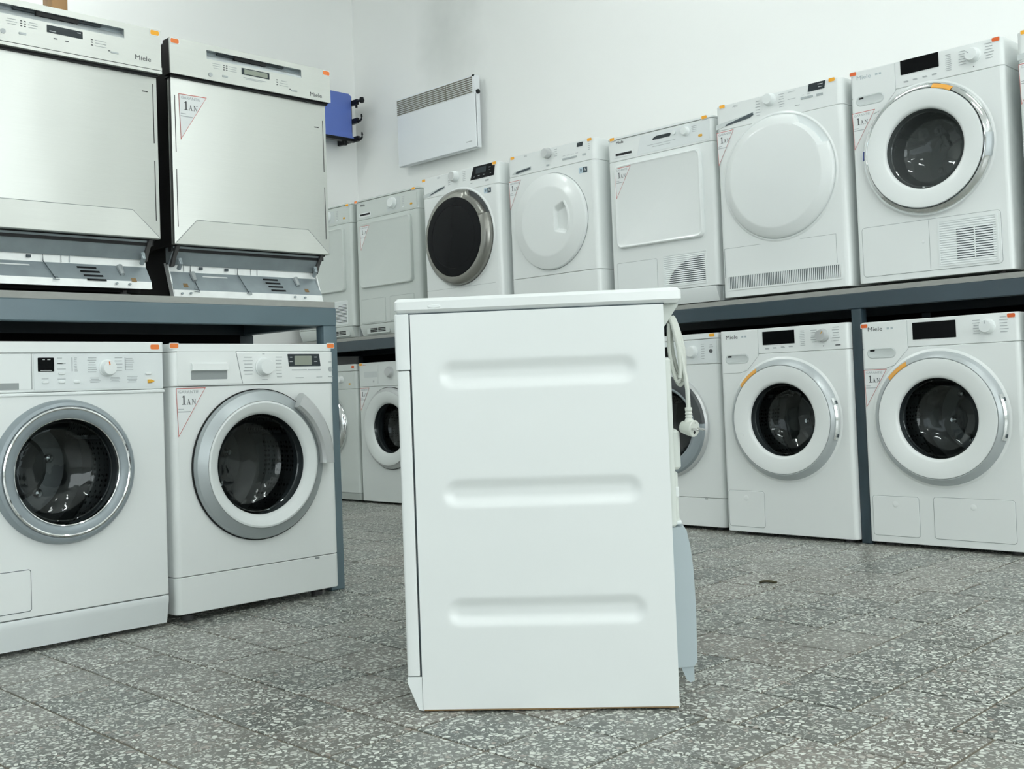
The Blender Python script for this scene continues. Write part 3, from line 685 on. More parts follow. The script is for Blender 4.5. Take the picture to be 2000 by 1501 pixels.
def ring_washer(t, w, H, cz, rs, mats, handle, hole):
    # rs: outer ring, white ring outer, glass radius
    ro, rw, rg = rs
    mb = MB(); mb.lathe(0, cz, [(ro-.02, .002), (ro, .001), (ro, -.010), (ro-.006, -.020), (ro-.03, -.030), (rw+.001, -.033)], 88); door = mb.build('door', mats[0], t)
    mb = MB(); mb.lathe(0, cz, [(ro+.0035, .0005), (ro+.0035, -.006), (ro-.001, -.006)], 88); mb.build('door_shadow_ring', 'black', door)
    mb = MB(); mb.lathe(0, cz, [(rw, -.033), (rw-.006, -.0345), (rg+.012, -.026), (rg+.002, -.018), (rg, -.012)], 88); mb.build('inner_ring', mats[1], door)
    glass_bowl(door, 0, cz, rg, -.012, .10)
    if handle:
        a0, a1, r0, r1, m = handle
        mb = MB(); mb.lathe(0, cz, [(r0, -.028), (r0, -.045), (r0+.008, -.054), (r1-.012, -.048), (r1, -.034), (r1, -.016), (r1-.008, -.010), (r0, -.028)], 28, a0, a1, caps=True); mb.build('door_handle', m, door)
    return door

def washer_B():
    w, H = .589, .826
    t = left_root('washing_machine', 'white washing machine with curved silver door handle, on the floor below the right dishwasher', 'washing machine', .045, 1.584, w, 0)
    cab = split(t, w, H, [.024, .134, .697, .8005, .826], ['plinth', 'cabinet', 'control_panel', 'lid'], holes={'cabinet': (0, .452, .178)}, offs={'control_panel': -.006, 'lid': -.002}, rf=.020)
    feet(t, w, .024)
    MB().rplate(.206, .1285, .016, .006, .002, -.001, .002).build('kick_notch', 'groove', cab[0])
    y = -.0062
    mb = MB(); mb.plate([(-.276, .702), (-.276, .802), (-.078, .802), (-.0575, .702)][::-1], y-.0014, y+.002, .0008); dr = mb.build('detergent_drawer', 'enamel', t)
    mb = MB(); mb.plate([(-.0775, .802), (-.0757, .802), (-.0552, .702), (-.057, .702)][::-1], y-.0006, y+.002); mb.build('drawer_seam', 'groove', dr)
    MB().rplate(-.171, .7295, .122, .026, .003, y-.0017, y+.001).build('grip_recess', 'groove', dr)
    mb = MB(); mb.xprism([(y-.001, .768), (y-.010, .764), (y-.012, .7445), (y-.001, .7430)], -.232, -.110); mb.build('drawer_grip', 'enamel', dr)
    knob(t, .020, .752, .0265, y-.001, h=.026)
    sp = MB(); sp.rplate(.1745, .7725, .122, .040, .002, y-.0012, y+.001, shear=-.005); d = sp.build('display', 'screengrey', t)
    MB().rplate(.170, .7715, .066, .030, .002, y-.0017, y).build('lcd_window', 'lcd', d)
    prints(d, [(.124, .782, .008, .002), (.124, .768, .012, .002), (.219, .782, .010, .002), (.219, .768, .012, .002)], y-.0016, 'printwhite')
    mb = MB(); mb.lathe(.277, .742, [(.008, y), (.008, y-.0012), (0, y-.0012)], 20); mb.build('round_emblem', 'print', t)
    R_ = rows(-.034, .783, 6, .0105, .040)+rows(.078, .783, 7, .0105, .024)+[(.155, .741, .058, .003), (.213, .741, .050, .003), (.155, .716, .03, .0018), (.232, .7165, .022, .002), (.276, .766, .012, .002), (.277, .717, .018, .0022), (.022, .793, .008, .002), (.024, .712, .02, .002)]
    prints(t, R_, y-.0006)
    door = ring_washer(t, w, H, .449, (.232, .196, .156), ('silver', 'plastic', ), (math.radians(-3), math.radians(56), .208, .262, 'silver2'), None)
    drum(t, 0, .452, .178)
    warranty(t, -.279, .692, -.0008)
    price_sticker(t, -.282, .8185, -.0027); price_sticker(t, .283, .8195, -.0027)
    return t
washer_B()

def dishwasher(t, w, H, display, band, sticker_specs, lift=0.0):
    zp = H-.112
    # dark insulated tub with steel top
    MB().rprism(-w/2+.010, w/2-.010, .045, .56, .165, H-.004, .004, .004, .002).build('tub_jacket', 'darksheet', t)
    MB().box(-w/2+.012, w/2-.012, .04, .56, H-.004, H-.0005).build('top_plate', 'galv', t)
    # steel control fascia with its handle slot cut through
    xs0, xs1, zs0, zs1 = -.175, .183, H-.0455, H-.0175
    zb = zp if not band else zp
    def P(x0, x1, z0, z1): return (x0, x1, z0, z1)
    mb = MB()
    X = [-w/2, xs0, xs1, w/2]; Z = [zb, zs0, zs1, H]
    for i in range(3):
        for j in range(3):
            if i == 1 and j == 1: continue
            V = [(X[i], 0, Z[j]), (X[i+1], 0, Z[j]), (X[i+1], 0, Z[j+1]), (X[i], 0, Z[j+1])]; mb.add(V, [(0, 1, 2, 3)])
    o = [(-w/2, zb), (w/2, zb), (w/2, H), (-w/2, H)]
    V = [(x, y, z) for y in (0, .006) for x, z in o]; mb.add(V, [(i, (i+1) % 4, 4+(i+1) % 4, 4+i) for i in range(4)])
    fas = mb.build('control_fascia', 'steel', t, smooth=0)
    mb = MB(); mb.box(-w/2+.001, xs0-.002, .0061, .046, zb, H-.0008); mb.box(xs1+.002, w/2-.001, .0061, .046, zb, H-.0008); mb.box(xs0-.002, xs1+.002, .0061, .046, zb, zs0-.001); mb.build('fascia_housing', 'darksheet', t, smooth=0)
    # pocket behind the slot, with a rounded grip lip and black centre
    cs = [(.0005, zs0), (.0015, zs0+.004), (.0045, zs0+.0095), (.0095, zs0+.0145), (.016, zs0+.0175), (.024, zs0+.0185), (.024, zs1), (.0005, zs1)]
    mb = MB(); mb.add([(x, y, z) for x in (xs0, xs1) for y, z in cs], [(i, i+1, 9+i, 8+i) for i in range(7)]+[(7, 6, 5, 4, 3, 2, 1, 0), tuple(range(8, 16))])
    pk = mb.build('handle_slot', 'galv', t, smooth=50)
    MB().box(xs0, xs1, .0185, .0235, zs1-.010, zs1-.0003).build('slot_back', 'galvdark', pk, smooth=0)
    MB().box(-.070, .048, .006, .0238, zs1-.0125, zs1-.0004).build('latch_opening', 'black', pk)
    for a, b in ((-.132, -.072), (.05, .118)): MB().box(a, b, .008, .0238, zs1-.006, zs1-.0004).build('latch_edge', 'screengrey', pk)
    if band:
        for k in range(2): MB().box(-w/2, w/2, -.003, .045, zb-.0105*(k+1)+.0010, zb-.0105*k-.0008).build('trim_strip', 'steel', t)
    MB().box(-w/2+.006, w/2-.006, .012, .05, zb-(.0275 if band else .0075), zb-(.0205 if band else .0005)).build('fascia_gap', 'black', t)
    # printed controls
    y = -.0004
    dz = H-.0625
    if display == 'dark':
        d = MB(); d.rplate(.007, dz-.0005, .102, .021, .001, y-.0006, y+.001); dd = d.build('display', 'screengrey', t)
        prints(dd, [(-.028, dz-.006, .018, .0025), (.047, dz+.004, .010, .002)], y-.0009, 'print')
        prints(t, [(-.020, dz-.025, .010, .003), (.012, dz-.026, .010, .003)], y, 'printdark', 'button_marks')
    else:
        d = MB(); d.rplate(.003, dz, .105, .021, .001, y-.0006, y+.001); dd = d.build('display', 'screengrey', t)
        MB().rplate(.004, dz, .088, .0155, .001, y-.0010, y).build('lcd_window', 'lcd', dd)
        prints(t, [(.0, dz-.020, .085, .0022), (-.005, dz-.024, .06, .0018)], y, 'print')
    prints(t, [(x, dz+.006-k*.007, .005, .0028) for k in range(3) for x in (-.114, -.104)], y, 'printdark', 'indicator_marks')
    prints(t, rows(-.140, dz+.006, 3, .007, .030, .0016)+rows(-.082, dz+.006, 3, .007, .030, .0016)+rows(.112, dz-.006, 3, .008, .034, .0016), y)
    mb = MB(); mb.lathe(-.163, dz-.032, [(.007, y+.0005), (.007, y-.0012), (.003, y-.0015), (0, y-.0015)], 20); mb.build('power_button', 'print', t)
    MB().rplate(-.111, dz-.029, .020, .006, .001, y-.0010, y+.0005).build('button', 'silver', t)
    MB().rplate(.152, dz-.032, .024, .0045, .001, y-.0010, y+.0005).build('button', 'silver', t)
    prints(t, [(.085, dz-.006-k*.008, .005, .003) for k in range(3)]+[(.136, dz-.029, .006, .003)], y, 'printdark', 'indicator_marks')
    text('Miele', .240, zp+.0175, y, .0205, 'printdark', t, sx=1.15)
    # steel door sheet with creased lower corners
    zt = zp-(.0265 if band else .0065)
    yd = .020; dw = .292; zd = .168
    mb = MB(); mb.rprism(-dw, dw, yd, yd+.022, zd, zt, .003, .003, .0015, n=2); door = mb.build('door', 'steel', t)
    tr = [(-.290, .170), (-.212, .247), (.205, .247), (.288, .170)]
    V = [(-.290, yd-.0016, .170), (.290, yd-.0016, .170), (.205, yd-.0003, .249), (-.214, yd-.0003, .247)]
    mb = MB(); mb.add(V+[(x, yd+.001, z) for x, _, z in V], [(0, 1, 2, 3), (0, 4, 5, 1), (1, 5, 6, 2), (2, 6, 7, 3), (3, 7, 4, 0)]); mb.build('creased_fold', 'steel', door, smooth=0)
    mb = MB(); mb.tube([(-.288, yd-.0016, .172), (-.214, yd-.0004, .2475), (.205, yd-.0004, .2495), (.288, yd-.0016, .172)], .0009, 4); mb.build('crease_line', 'groove', door)
    po = [(-.290, .170), (.290, .170), (.205, .249), (-.214, .247)]; pi_ = [(-.287, .1704), (.287, .1704), (.204, .2478), (-.213, .2458)]
    for sx in (-1, 1):
        for z0, z1 in ((.455, .634), (.222, .402)):
            MB().box(sx*.279-.0012, sx*.279+.0012, yd-.0004, yd+.001, z0, z1).build('screw_slit', 'black', door, smooth=0)
    MB().box(.244, .262, yd-.0004, yd+.001, .606, .609).build('screw_slit', 'black', door, smooth=0)
    # under the door: dark gap, tub front rail, hinges
    MB().box(-w/2+.014, w/2-.014, .052, .07, .150, .169).build('door_shadow_gap', 'black', t)
    mb = MB(); mb.xprism([(.048, .165), (.085, .112), (.10, .112), (.10, .165)], -w/2+.02, w/2-.02); mb.build('front_rail', 'galvdark', t)
    for sx in (-1, 1):
        mb = MB(); mb.xprism([(.035, .166), (.06, .166), (.088, .128), (.088, .104), (.074, .106), (.060, .134)], sx*(w/2-.030)-.006, sx*(w/2-.030)+.006); mb.build('hinge', 'foot', t)
        mb = MB(); mb.tube([(sx*(w/2-.046), .060, .128), (sx*(w/2-.046), .055, .112), (sx*(w/2-.046), .068, .096)], .007, 8); mb.build('hinge_spring', 'galvdark', t)
    # galvanised kick plate: bright lip, sloping plate, bright foot strip
    kx = w/2-.022
    b0 = lift
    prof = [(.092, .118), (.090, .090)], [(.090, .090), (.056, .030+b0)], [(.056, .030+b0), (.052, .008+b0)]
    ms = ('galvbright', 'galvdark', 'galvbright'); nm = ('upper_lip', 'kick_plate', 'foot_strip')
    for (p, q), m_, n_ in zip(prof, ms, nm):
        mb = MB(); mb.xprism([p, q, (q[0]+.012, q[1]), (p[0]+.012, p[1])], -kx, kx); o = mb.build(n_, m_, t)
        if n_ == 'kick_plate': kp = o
    def on(x, z, dy=.0):                              # a point on the sloping plate
        f = (z-.030-b0)/(.060-b0); return (x, .056+.034*f-dy, z)
    # raised access lid with a wire edge
    loop = [on(-.195, .028+b0, .004), on(-.205, .092, .006), (-.205, .086, .114), (-.035, .086, .114), on(-.035, .092, .006), on(-.015, .028+b0, .004)]
    MB().tube(loop, .0014, 5).build('lid_edge', 'dgroove', kp)
    for x in (-.205, -.015): MB().tube([on(x-.008, .026+b0, .003), on(x+.010, .024+b0, .004), on(x+.010, .034+b0, .004), on(x-.004, .036+b0, .003)], .0014, 5).build('wire_clip', 'galvdark', kp)
    mb = MB(); mb.add([on(-.165, .080, .0012), on(-.075, .080, .0012), on(-.075, .076, .0012), on(-.165, .076, .0012)], [(0, 1, 2, 3)]); mb.build('embossed_bar', 'galvbright', kp, smooth=0)
    for x in (-.275+.06, .03):
        MB().tube([(x-.012, .0885, .092), (x-.012, .0885, .112), (x+.012, .0885, .112), (x+.012, .0885, .092)], .0012, 5).build('wire_loop', 'galvdark', kp)
    for x in (-.168, -.075): MB().box(x-.006, x+.006, .084, .089, .100, .108).build('clip', 'dgroove', kp)
    for k in range(4):
        z = .082-k*.0125; mb = MB(); mb.add([on(.060+k*.006, z, .0012), on(.118+k*.006, z, .0012), on(.118+k*.006, z-.006, .0012), on(.060+k*.006, z-.006, .0012)], [(0, 1, 2, 3)]); mb.build('vent_slit', 'black', kp, smooth=0)
    for x in (-.235, .222):
        mb = MB(); p = on(x, .052, .0012); q = on(x, .040, .0012); mb.add([(x-.008, p[1], p[2]), (x+.008, p[1], p[2]), (x+.008, q[1], q[2]), (x-.008, q[1], q[2])], [(0, 1, 2, 3)]); mb.build('square_hole', 'brownpatch', kp, smooth=0)
    for x in (-.20, .19):
        MB().tube([on(x, .088, .004), on(x, .062, .007)], [.010, .006], 8).build('boss', 'galv', kp)
    for x, z in ((-.225, .020+b0), (.165, .021+b0), (.205, .020+b0), (-.255, .018+b0)):
        MB().tube([(x, .056, z), (x, .046, z)], .0035, 6).build('screw', 'galvdark', kp)
    if lift == 0:
        MB().box(-w/2+.03, w/2-.03, .112, .54, .001, .1645).build('base_tray', 'darksheet', t)
        for sx in (-1, 1): mb = MB(); mb.xprism([(.052, .008), (.092, .118), (.115, .118), (.075, .008)], sx*kx-.002, sx*kx+.002); mb.build('side_bracket', 'galvbright', t)
        feet(t, w-.04, .010, .5, .12)
    else:
        MB().box(-w/2+.03, w/2-.03, .112, .54, .014, .1645).build('base_tray', 'darksheet', t)
        feet(t, w-.04, .016, .5, .12)
    for x, z, m in sticker_specs: price_sticker(t, x, z, -.0005, m)
    return door

t = left_root('dishwasher', 'stainless steel dishwasher with dark display and double trim strip, left one on the blue shelf', 'dishwasher', .0244, .9961, .597, .9723)
dd = dishwasher(t, .597, .7937, 'dark', True, [(.279, .7835, 'yellow')], lift=.012)
warranty(t, -.278, .635, .0195)
t = left_root('dishwasher', 'stainless steel dishwasher with pale grey display, right one on the blue shelf', 'dishwasher', -.0437, 1.6590, .603, .9723)
dishwasher(t, .603, .8076, 'lcd', False, [(-.285, .797, 'orange'), (.286, .797, 'orange')])
warranty(t, -.266, .641, .0195)

# ------------------------------------------------------------------ right row, floor level
def modern_front(t, w, H, dryer=False, knob_mat='plastic', logo='printdark', mark=None, disp=(-.012, .825, .148, .055), screen_print=True, cz=.487, model=True):
    """cabinet with a tall control area, oval drawer grip and big round door"""
    zp = H-.105
    hole = (0, cz, .172)
    split(t, w, H, [.014, zp, H], ['cabinet', 'control_panel'], holes={'cabinet': hole}, offs={}, rf=.016, gap=.0012)
    feet(t, w, .014)
    # drawer front reaches below the control panel seam
    zl = H-.182
    mb = MB(); mb.plate([(-w/2+.012, zl), (-w/2+.012, H-.004), (-.108, H-.004), (-.108, zp-.006), (-.165, zl+.010), (-.20, zl)][::-1], -.0006, .002); mb.build('drawer_seam', 'groove', t)
    mb = MB(); mb.plate([(-w/2+.012, zl+.0012), (-w/2+.012, H-.004), (-.1092, H-.004), (-.1092, zp-.0064), (-.1655, zl+.0112), (-.20, zl+.0012)][::-1], -.0016, .002, .0008); dr = mb.build('detergent_drawer', 'enamel', t)
    gx, gz = -.214, H-.122
    g = MB(); po = rrect(gx, gz, .116, .041, .0205, 8); pi_ = rrect(gx, gz, .108, .033, .0165, 8)
    n = len(po); V = [(p[0], -.0018, p[1]) for p in po]+[(p[0], -.0032, p[1]) for p in pi_]+[(gx+(p[0]-gx)*.93, -.0017, gz+(p[1]-gz)*.86-.001) for p in pi_]
    g.add(V, [(k*n+i, k*n+(i+1) % n, (k+1)*n+(i+1) % n, (k+1)*n+i) for k in range(2) for i in range(n)]+[tuple(2*n+i for i in range(n))]); g.build('drawer_grip', 'greyplastic', dr)
    MB().rplate(gx-.036, gz+.011, .020, .007, .0035, -.0026, -.001).build('grip_opening', 'black', dr)
    y = -.0008
    dx, dz, dw, dh = disp
    MB().rplate(dx, dz, dw, dh, .0015, y-.0008, .002).build('display', 'screen', t)
    text('Miele', -.236, H-.029, -.0018, .0235, logo, t, sx=1.2)
    if model: prints(t, [(-.183, H-.029, .010, .007), (-.168, H-.029, .009, .007)], -.0018, 'cover', 'model_print')
    knob(t, .190, H-.046, .0245, y, m=knob_mat, h=.028, mark=mark)
    prints(t, rows(.150, H-.022, 6, .0095, .030)+rows(.246, H-.016, 6, .0105, .036)+(rows(.098, H-.022, 9, .0072, .024) if screen_print else [])+([(-.068, H-.083, .016, .002), (-.032, H-.082, .016, .002), (.006, H-.081, .016, .002), (.042, H-.080, .018, .002)] if screen_print else [(-.225, H-.050, .06, .003)]), y)
    if screen_print:
        prints(t, [(-.066, H-.086, .018, .004), (-.030, H-.085, .016, .003), (.008, H-.084, .018, .003), (.044, H-.083, .018, .003)], y, 'print', 'button_marks')
        mb = MB(); mb.lathe(.190, H-.088, [(.0022, y), (.0022, y-.001), (0, y-.001)], 12); mb.build('indicator', 'printdark', t)
    return cz, hole

def modern_door(t, cz, ring='ringgrey', face='enamel', g='glass', orange=(117, 142), ring_prof=None, handle=True, ro=.249):
    mb = MB(); mb.lathe(0, cz, [(ro+.012, .001), (ro+.004, -.003), (ro, -.004)], 88); mb.build('door_surround', 'enamel', t)
    mb = MB(); mb.lathe(0, cz, ring_prof or [(ro-.02, .002), (ro, -.0035), (ro-.003, -.012), (ro-.012, -.024), (.2255, -.034), (.2235, -.0335)], 96); door = mb.build('door', ring, t)
    mb = MB(); mb.lathe(0, cz, [(.2235, -.0325), (.2215, -.0325)], 88); mb.build('door_seam', 'groove', door)
    mb = MB(); mb.lathe(0, cz, [(.2215, -.033), (.2205, -.0352), (.21, -.036), (.162, -.0305), (.154, -.028), (.1505, -.0235), (.149, -.016)], 88); mb.build('face_ring', face, door)
    glass_bowl(door, 0, cz, .149, -.016, .105, g)
    if orange:
        mb = MB(); mb.lathe(0, cz, [(.2405, -.0235), (.2262, -.0350), (.2225, -.0352)], 14, math.radians(orange[0]), math.radians(orange[1])); mb.build('hinge_film', 'orangetrim', door)
    if handle:
        mb = MB(); mb.lathe(0, cz, [(ro-.001, -.006), (ro+.0025, -.010), (ro, -.020), (ro-.007, -.025), (ro-.011, -.0235)], 22, math.radians(-19), math.radians(20), caps=True); h = mb.build('door_handle', 'chrome', door, 'chrome handle strip')
        for a in (-15, 15.5):
            mb = MB(); mb.lathe(0, cz, [(ro+.003, -.008), (ro+.0035, -.012), (ro-.001, -.0215)], 3, math.radians(a-1.6), math.radians(a+1.6)); mb.build('handle_gap', 'dgroove', h)
    return door

def washer_C2():
    w, H = .5975, .867
    t = right_root('washing_machine', 'white washing machine with white ring reflection modelled on its door, left of the shelf post', 'washing machine', .0405, -2.6955, w, 0)
    cz, hole = modern_front(t, w, H, knob_mat='silver2', mark=('amber', .9))
    door = modern_door(t, cz)
    drum(t, 0, cz, .172)
    mb = MB(); mb.lathe(-.186, .425, [(.0095, -.0335), (.0095, -.0350), (.0058, -.0350), (.0058, -.0335)], 28); mb.build('ring_reflection', 'paper', door)  # raised white ring stands in for a light reflected in the door
    flap(t, -.199, .112, .172, .150, .010)
    prints(t, [(.253, H-.087, .022, .004)], -.001, 'printdark', 'button_marks')
washer_C2()

def washer_C3():
    w, H = .5927, .8608
    t = right_root('washing_machine', 'white washing machine with two flaps below its round door, right of the shelf post', 'washing machine', .0319, -2.0511, w, 0)
    cz, hole = modern_front(t, w, H, disp=(-.006, .8145, .163, .0635), screen_print=False, mark=('print', 1.6))
    modern_door(t, cz, orange=(117, 139))
    drum(t, 0, cz, .172)
    warranty(t, -.289, .676, -.0008, .093)
    flap(t, -.187, .116, .182, .150, .010); flap(t, .107, .118, .292, .152, .010)
    price_sticker(t, -.279, .846, -.0024, 'redorange'); price_sticker(t, .273, .848, -.0012, 'redorange')
washer_C3()

def washer_C4():
    w, H = .595, .861
    t = right_root('washing_machine', 'white washing machine cut off by the right picture edge, on the floor under the shelf', 'washing machine', .032, -1.428, w, 0)
    cz, hole = modern_front(t, w, H, mark=('print', 1.6))
    modern_door(t, cz); drum(t, 0, cz, .172)
    flap(t, -.19, .115, .18, .150, .010)
    warranty(t, -.290, .70, -.0008, .095)
    price_sticker(t, -.279, .846, -.0024, 'redorange')
washer_C4()

def washer_C1():
    w, H = .597, .868
    t = right_root('washing_machine', 'white washing machine with black and grey door ring, half hidden behind the hanging plug', 'washing machine', -.0055, -3.3316, w, 0)
    cab = split(t, w, H, [.016, .143, .732, .842, .868], ['plinth', 'cabinet', 'control_panel', 'lid'], holes={'cabinet': (0, .463, .178)}, offs={'lid': -.003}, rf=.014)
    feet(t, w, .016)
    MB().rplate(.203, .139, .016, .005, .002, -.001, .002).build('kick_notch', 'groove', cab[0])
    MB().rplate(.07, .787, .44, .100, .003, -.0012, .002).build('control_fascia', 'plastic2', t)
    MB().rplate(-.02, .795, .10, .045, .002, -.002, .001).build('display', 'screen', t)
    MB().rplate(-.215, .787, .13, .075, .004, -.0016, .002).build('detergent_drawer', 'enamel', t)
    knob(t, .163, .789, .025, -.0012)
    mb = MB(); mb.lathe(.260, .788, [(.009, -.001), (.009, -.0025), (0, -.0025)], 24); mb.build('round_emblem', 'printdark', t)
    prints(t, rows(.108, .815, 7, .0095, .030)+rows(.217, .820, 7, .0105, .022)+[(.262, .815, .014, .002), (.262, .806, .022, .002)], -.0014)
    cz = .463
    mb = MB(); mb.lathe(0, cz, [(.21, .002), (.236, .001), (.234, -.012), (.226, -.020)], 88); door = mb.build('door', 'silver2', t)
    mb = MB(); mb.lathe(0, cz, [(.226, -.020), (.218, -.031), (.192, -.036), (.178, -.033)], 60, math.radians(3), math.radians(270)); mb.build('outer_ring', 'rubber', door)
    mb = MB(); mb.lathe(0, cz, [(.226, -.020), (.218, -.031), (.192, -.036), (.178, -.033)], 30, math.radians(-90), math.radians(2)); mb.build('handle_ring', 'midgrey', door)
    mb = MB(); mb.lathe(0, cz, [(.178, -.033), (.172, -.0335), (.166, -.030), (.163, -.020)], 88); mb.build('inner_ring', 'midgrey', door)
    glass_bowl(door, 0, cz, .163, -.020, .10)
    drum(t, 0, cz, .178)
    price_sticker(t, .270, .857, -.0035, 'yellow')
washer_C1()

def washer_L2():
    w, H = .597, .845
    t = right_root('washing_machine', 'white washing machine with broad white door ring, under the dryers in the far corner', 'washing machine', -.045, -5.362, w, 0)
    split(t, w, H, [.012, .700, H], ['cabinet', 'control_panel'], holes={'cabinet': (0, .452, .178)}, rf=.016, m='enamel_shaded')  # darker enamel carries the corner's shade in its colour
    feet(t, w, .012)
    MB().rplate(-.190, .772, .165, .115, .004, -.0014, .002).build('detergent_drawer', 'enamel_shaded', t)
    MB().rplate(-.178, .772, .125, .034, .003, -.0022, .001).build('grip_recess', 'greyplastic', t)
    knob(t, .006, .782, .030, -.001, m='silver2'); MB().rplate(.15, .79, .12, .045, .002, -.002, .001).build('display', 'screen', t)
    MB().rplate(-.15, .730, .012, .012, .004, -.002, .001).build('round_emblem', 'print', t)
    ring_washer(t, w, H, .450, (.240, .217, .146), ('silver2', 'enamel_shaded'), None, None)
    drum(t, 0, .452, .178)
    warranty(t, -.285, .692, -.0008, .09, .135)
    text('BEKO', -.225, .826, -.0012, .018, 'red', t) if False else None
    prints(t, [(-.235, .826, .035, .012)], -.0006, 'red', 'brand_print')
    price_sticker(t, -.272, .835, -.0012, 'yellow')
washer_L2()

def washer_L1():
    w, H = .597, .843
    t = right_root('washing_machine', 'white washing machine with chrome door rim, furthest into the corner on the floor', 'washing machine', -.035, -5.972, w, 0)
    split(t, w, H, [.055, .690, .800, H], ['cabinet', 'control_panel', 'lid'], holes={'cabinet': (0, .455, .165)}, offs={'lid': -.003}, rf=.014, m='enamel_aged_shaded')  # shade under the shelf is put into this greyer enamel
    mb = MB(); mb.xprism([(.016, .012), (.032, .012), (.032, .054), (.001, .054)], -w/2+.004, w/2-.004); mb.build('plinth', 'enamel_aged_shaded', t)
    feet(t, w, .012, y0=.09)
    MB().rplate(.1, .745, .36, .095, .002, -.001, .002).build('control_fascia', 'enamel_aged_shaded', t)
    knob(t, .150, .752, .022, -.001); MB().rplate(-.04, .765, .045, .038, .002, -.0018, .001).build('display', 'screen', t)
    MB().rplate(-.19, .748, .19, .095, .003, -.0014, .002).build('detergent_drawer', 'enamel_aged_shaded', t)
    MB().rplate(.235, .722, .016, .009, .003, -.003, .001).build('start_button', 'amber', t, 'amber start button')
    cz = .47
    mb = MB(); mb.lathe(0, cz, [(.17, .002), (.200, .001), (.199, -.014), (.190, -.026), (.178, -.030), (.165, -.026)], 80); door = mb.build('door', 'chrome', t)
    mb = MB(); mb.lathe(0, cz, [(.165, -.026), (.150, -.022), (.146, -.014)], 80); mb.build('inner_ring', 'midgrey', door)
    glass_bowl(door, 0, cz, .146, -.014, .09); drum(t, 0, cz, .165)
    price_sticker(t, .275, .825, -.0035, 'redorange')
washer_L1()

# ------------------------------------------------------------------ right row, dryers on the shelf
ZS = 1.0004
def grille(parent, cx, cz, w, h, n, dark, slat='plastic', vert=False, back='dgroove', frame='plastic', y=-.0014, name='vent_grille', fill=.5):
    """framed vent: a dark backing where the duct is open and one slat object per bar"""
    mb = MB(); mb.ringplate(rrect(cx, cz, w+.014, h+.014, .006), rrect(cx, cz, w, h, .002), y-.0012, .002); g = mb.build(name, frame, parent, smooth=0)
    x0, x1, z0, z1 = dark
    MB().box(cx-w/2, cx+w/2, y+.0008, .002, cz-h/2, cz+h/2).build('grille_backing', 'plastic2', g, smooth=0)
    mb = MB()
    if dark[0] is not None and not callable(dark[0]): mb.box(x0, x1, y+.0002, y+.0010, z0, z1)
    mb.build('duct_opening', back, g, smooth=0)
    L_ = h if not vert else w
    p = L_/n; sm = None
    for i in range(n):
        c = -L_/2+p*(i+.5)
        if sm is None:
            b = MB()
            if vert: b.box(-p*fill/2, p*fill/2, y-.0012, y+.0012, -h/2, h/2)
            else: b.xprism([(y-.0016, -p*fill/2), (y+.0012, -p*fill/2), (y+.0012, p*fill/2), (y-.0004, p*fill/2)], -w/2, w/2)
            sm = b.mesh('slat', slat, 0)
        o = bpy.data.objects.new('slat', sm); COL.objects.link(o); o.parent = g
        o.location = (cx+c, 0, cz) if vert else (cx, 0, cz+c)
    return g

def dryer_U6():
    w, H = .5918, .8543
    t = right_root('tumble_dryer', 'white tumble dryer with chrome door ring and louvred vent, standing above the shelf post', 'tumble dryer', -.0161, -2.0711, w, ZS)
    cz, hole = modern_front(t, w, H, logo='cover', mark=('print', 2.5), cz=.497)
    rp = [(.22, .002), (.247, .001), (.250, -.006), (.246, -.016), (.236, -.026), (.2265, -.030), (.2235, -.0285)]
    door = modern_door(t, cz, ring='chrome', orange=(60, 79), ring_prof=rp, handle=False, ro=.2465, g='glassgrey')
    mb = MB(); mb.lathe(0, cz, [(.2515, -.005), (.2478, -.016), (.240, -.0245)], 6, math.radians(172.5), math.radians(181)); mb.build('blue_film', 'tape', door)
    mb = MB(); mb.lathe(0, cz, [(.251, -.008), (.245, -.020), (.232, -.029)], 8, math.radians(-16), math.radians(4)); mb.build('handle_recess', 'silver', door)
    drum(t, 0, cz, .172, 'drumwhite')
    fl = flap(t, -.008, .136, .530, .192, .012, dot=False, name='condenser_flap')
    MB().box(-.0062, -.0048, -.0021, .001, .045, .228).build('flap_line', 'groove', fl, smooth=0)
    mb = MB(); mb.lathe(-.03, .15, [(.006, -.0018), (.004, -.0028), (0, -.0028)], 16); mb.build('press_mark', 'paper', fl)
    g = grille(t, .137, .136, .206, .160, 18, (.096, .228, .069, .187), fill=.62, y=-.0030, name='vent_grille')
    MB().box(.161, .165, -.0050, -.0020, .069, .187).build('grille_rib', 'plastic', g, smooth=0)
    warranty(t, -.291, .690, -.0008, .096)
    price_sticker(t, -.279, .846, -.0024, 'redorange'); price_sticker(t, .272, .846, -.0012, 'redorange')
dryer_U6()

def tray_mouth(t, pts, y, m='dgroove'):
    mb = MB(); mb.plate(pts, y-.0008, y+.001); return mb.build('tray_grip', m, t, smooth=0)

def white_round_door(t, cx, cz, ro, rf, yo, yf, cut=None, n=120):
    def rfun(a, i, r, y):
        if cut:
            a0, a1, dep = cut
            e = min(max((a-a0)/.05, 0), 1)*min(max((a1-a)/.05, 0), 1)
            if i in (0, 1, 2, 3): r = r-dep*e*(1 if i < 3 else .6)
        return r, y
    mb = MB(); mb.lathe(cx, cz, [(ro, .001), (ro, -.008), (ro-.004, -.014), (ro-.012, -.018), (rf+.012, yf+.001), (rf+.002, yf), (0, yf)], n, rf=rfun, a0=-PI, a1=PI)
    return mb.build('door', 'enamel', t)

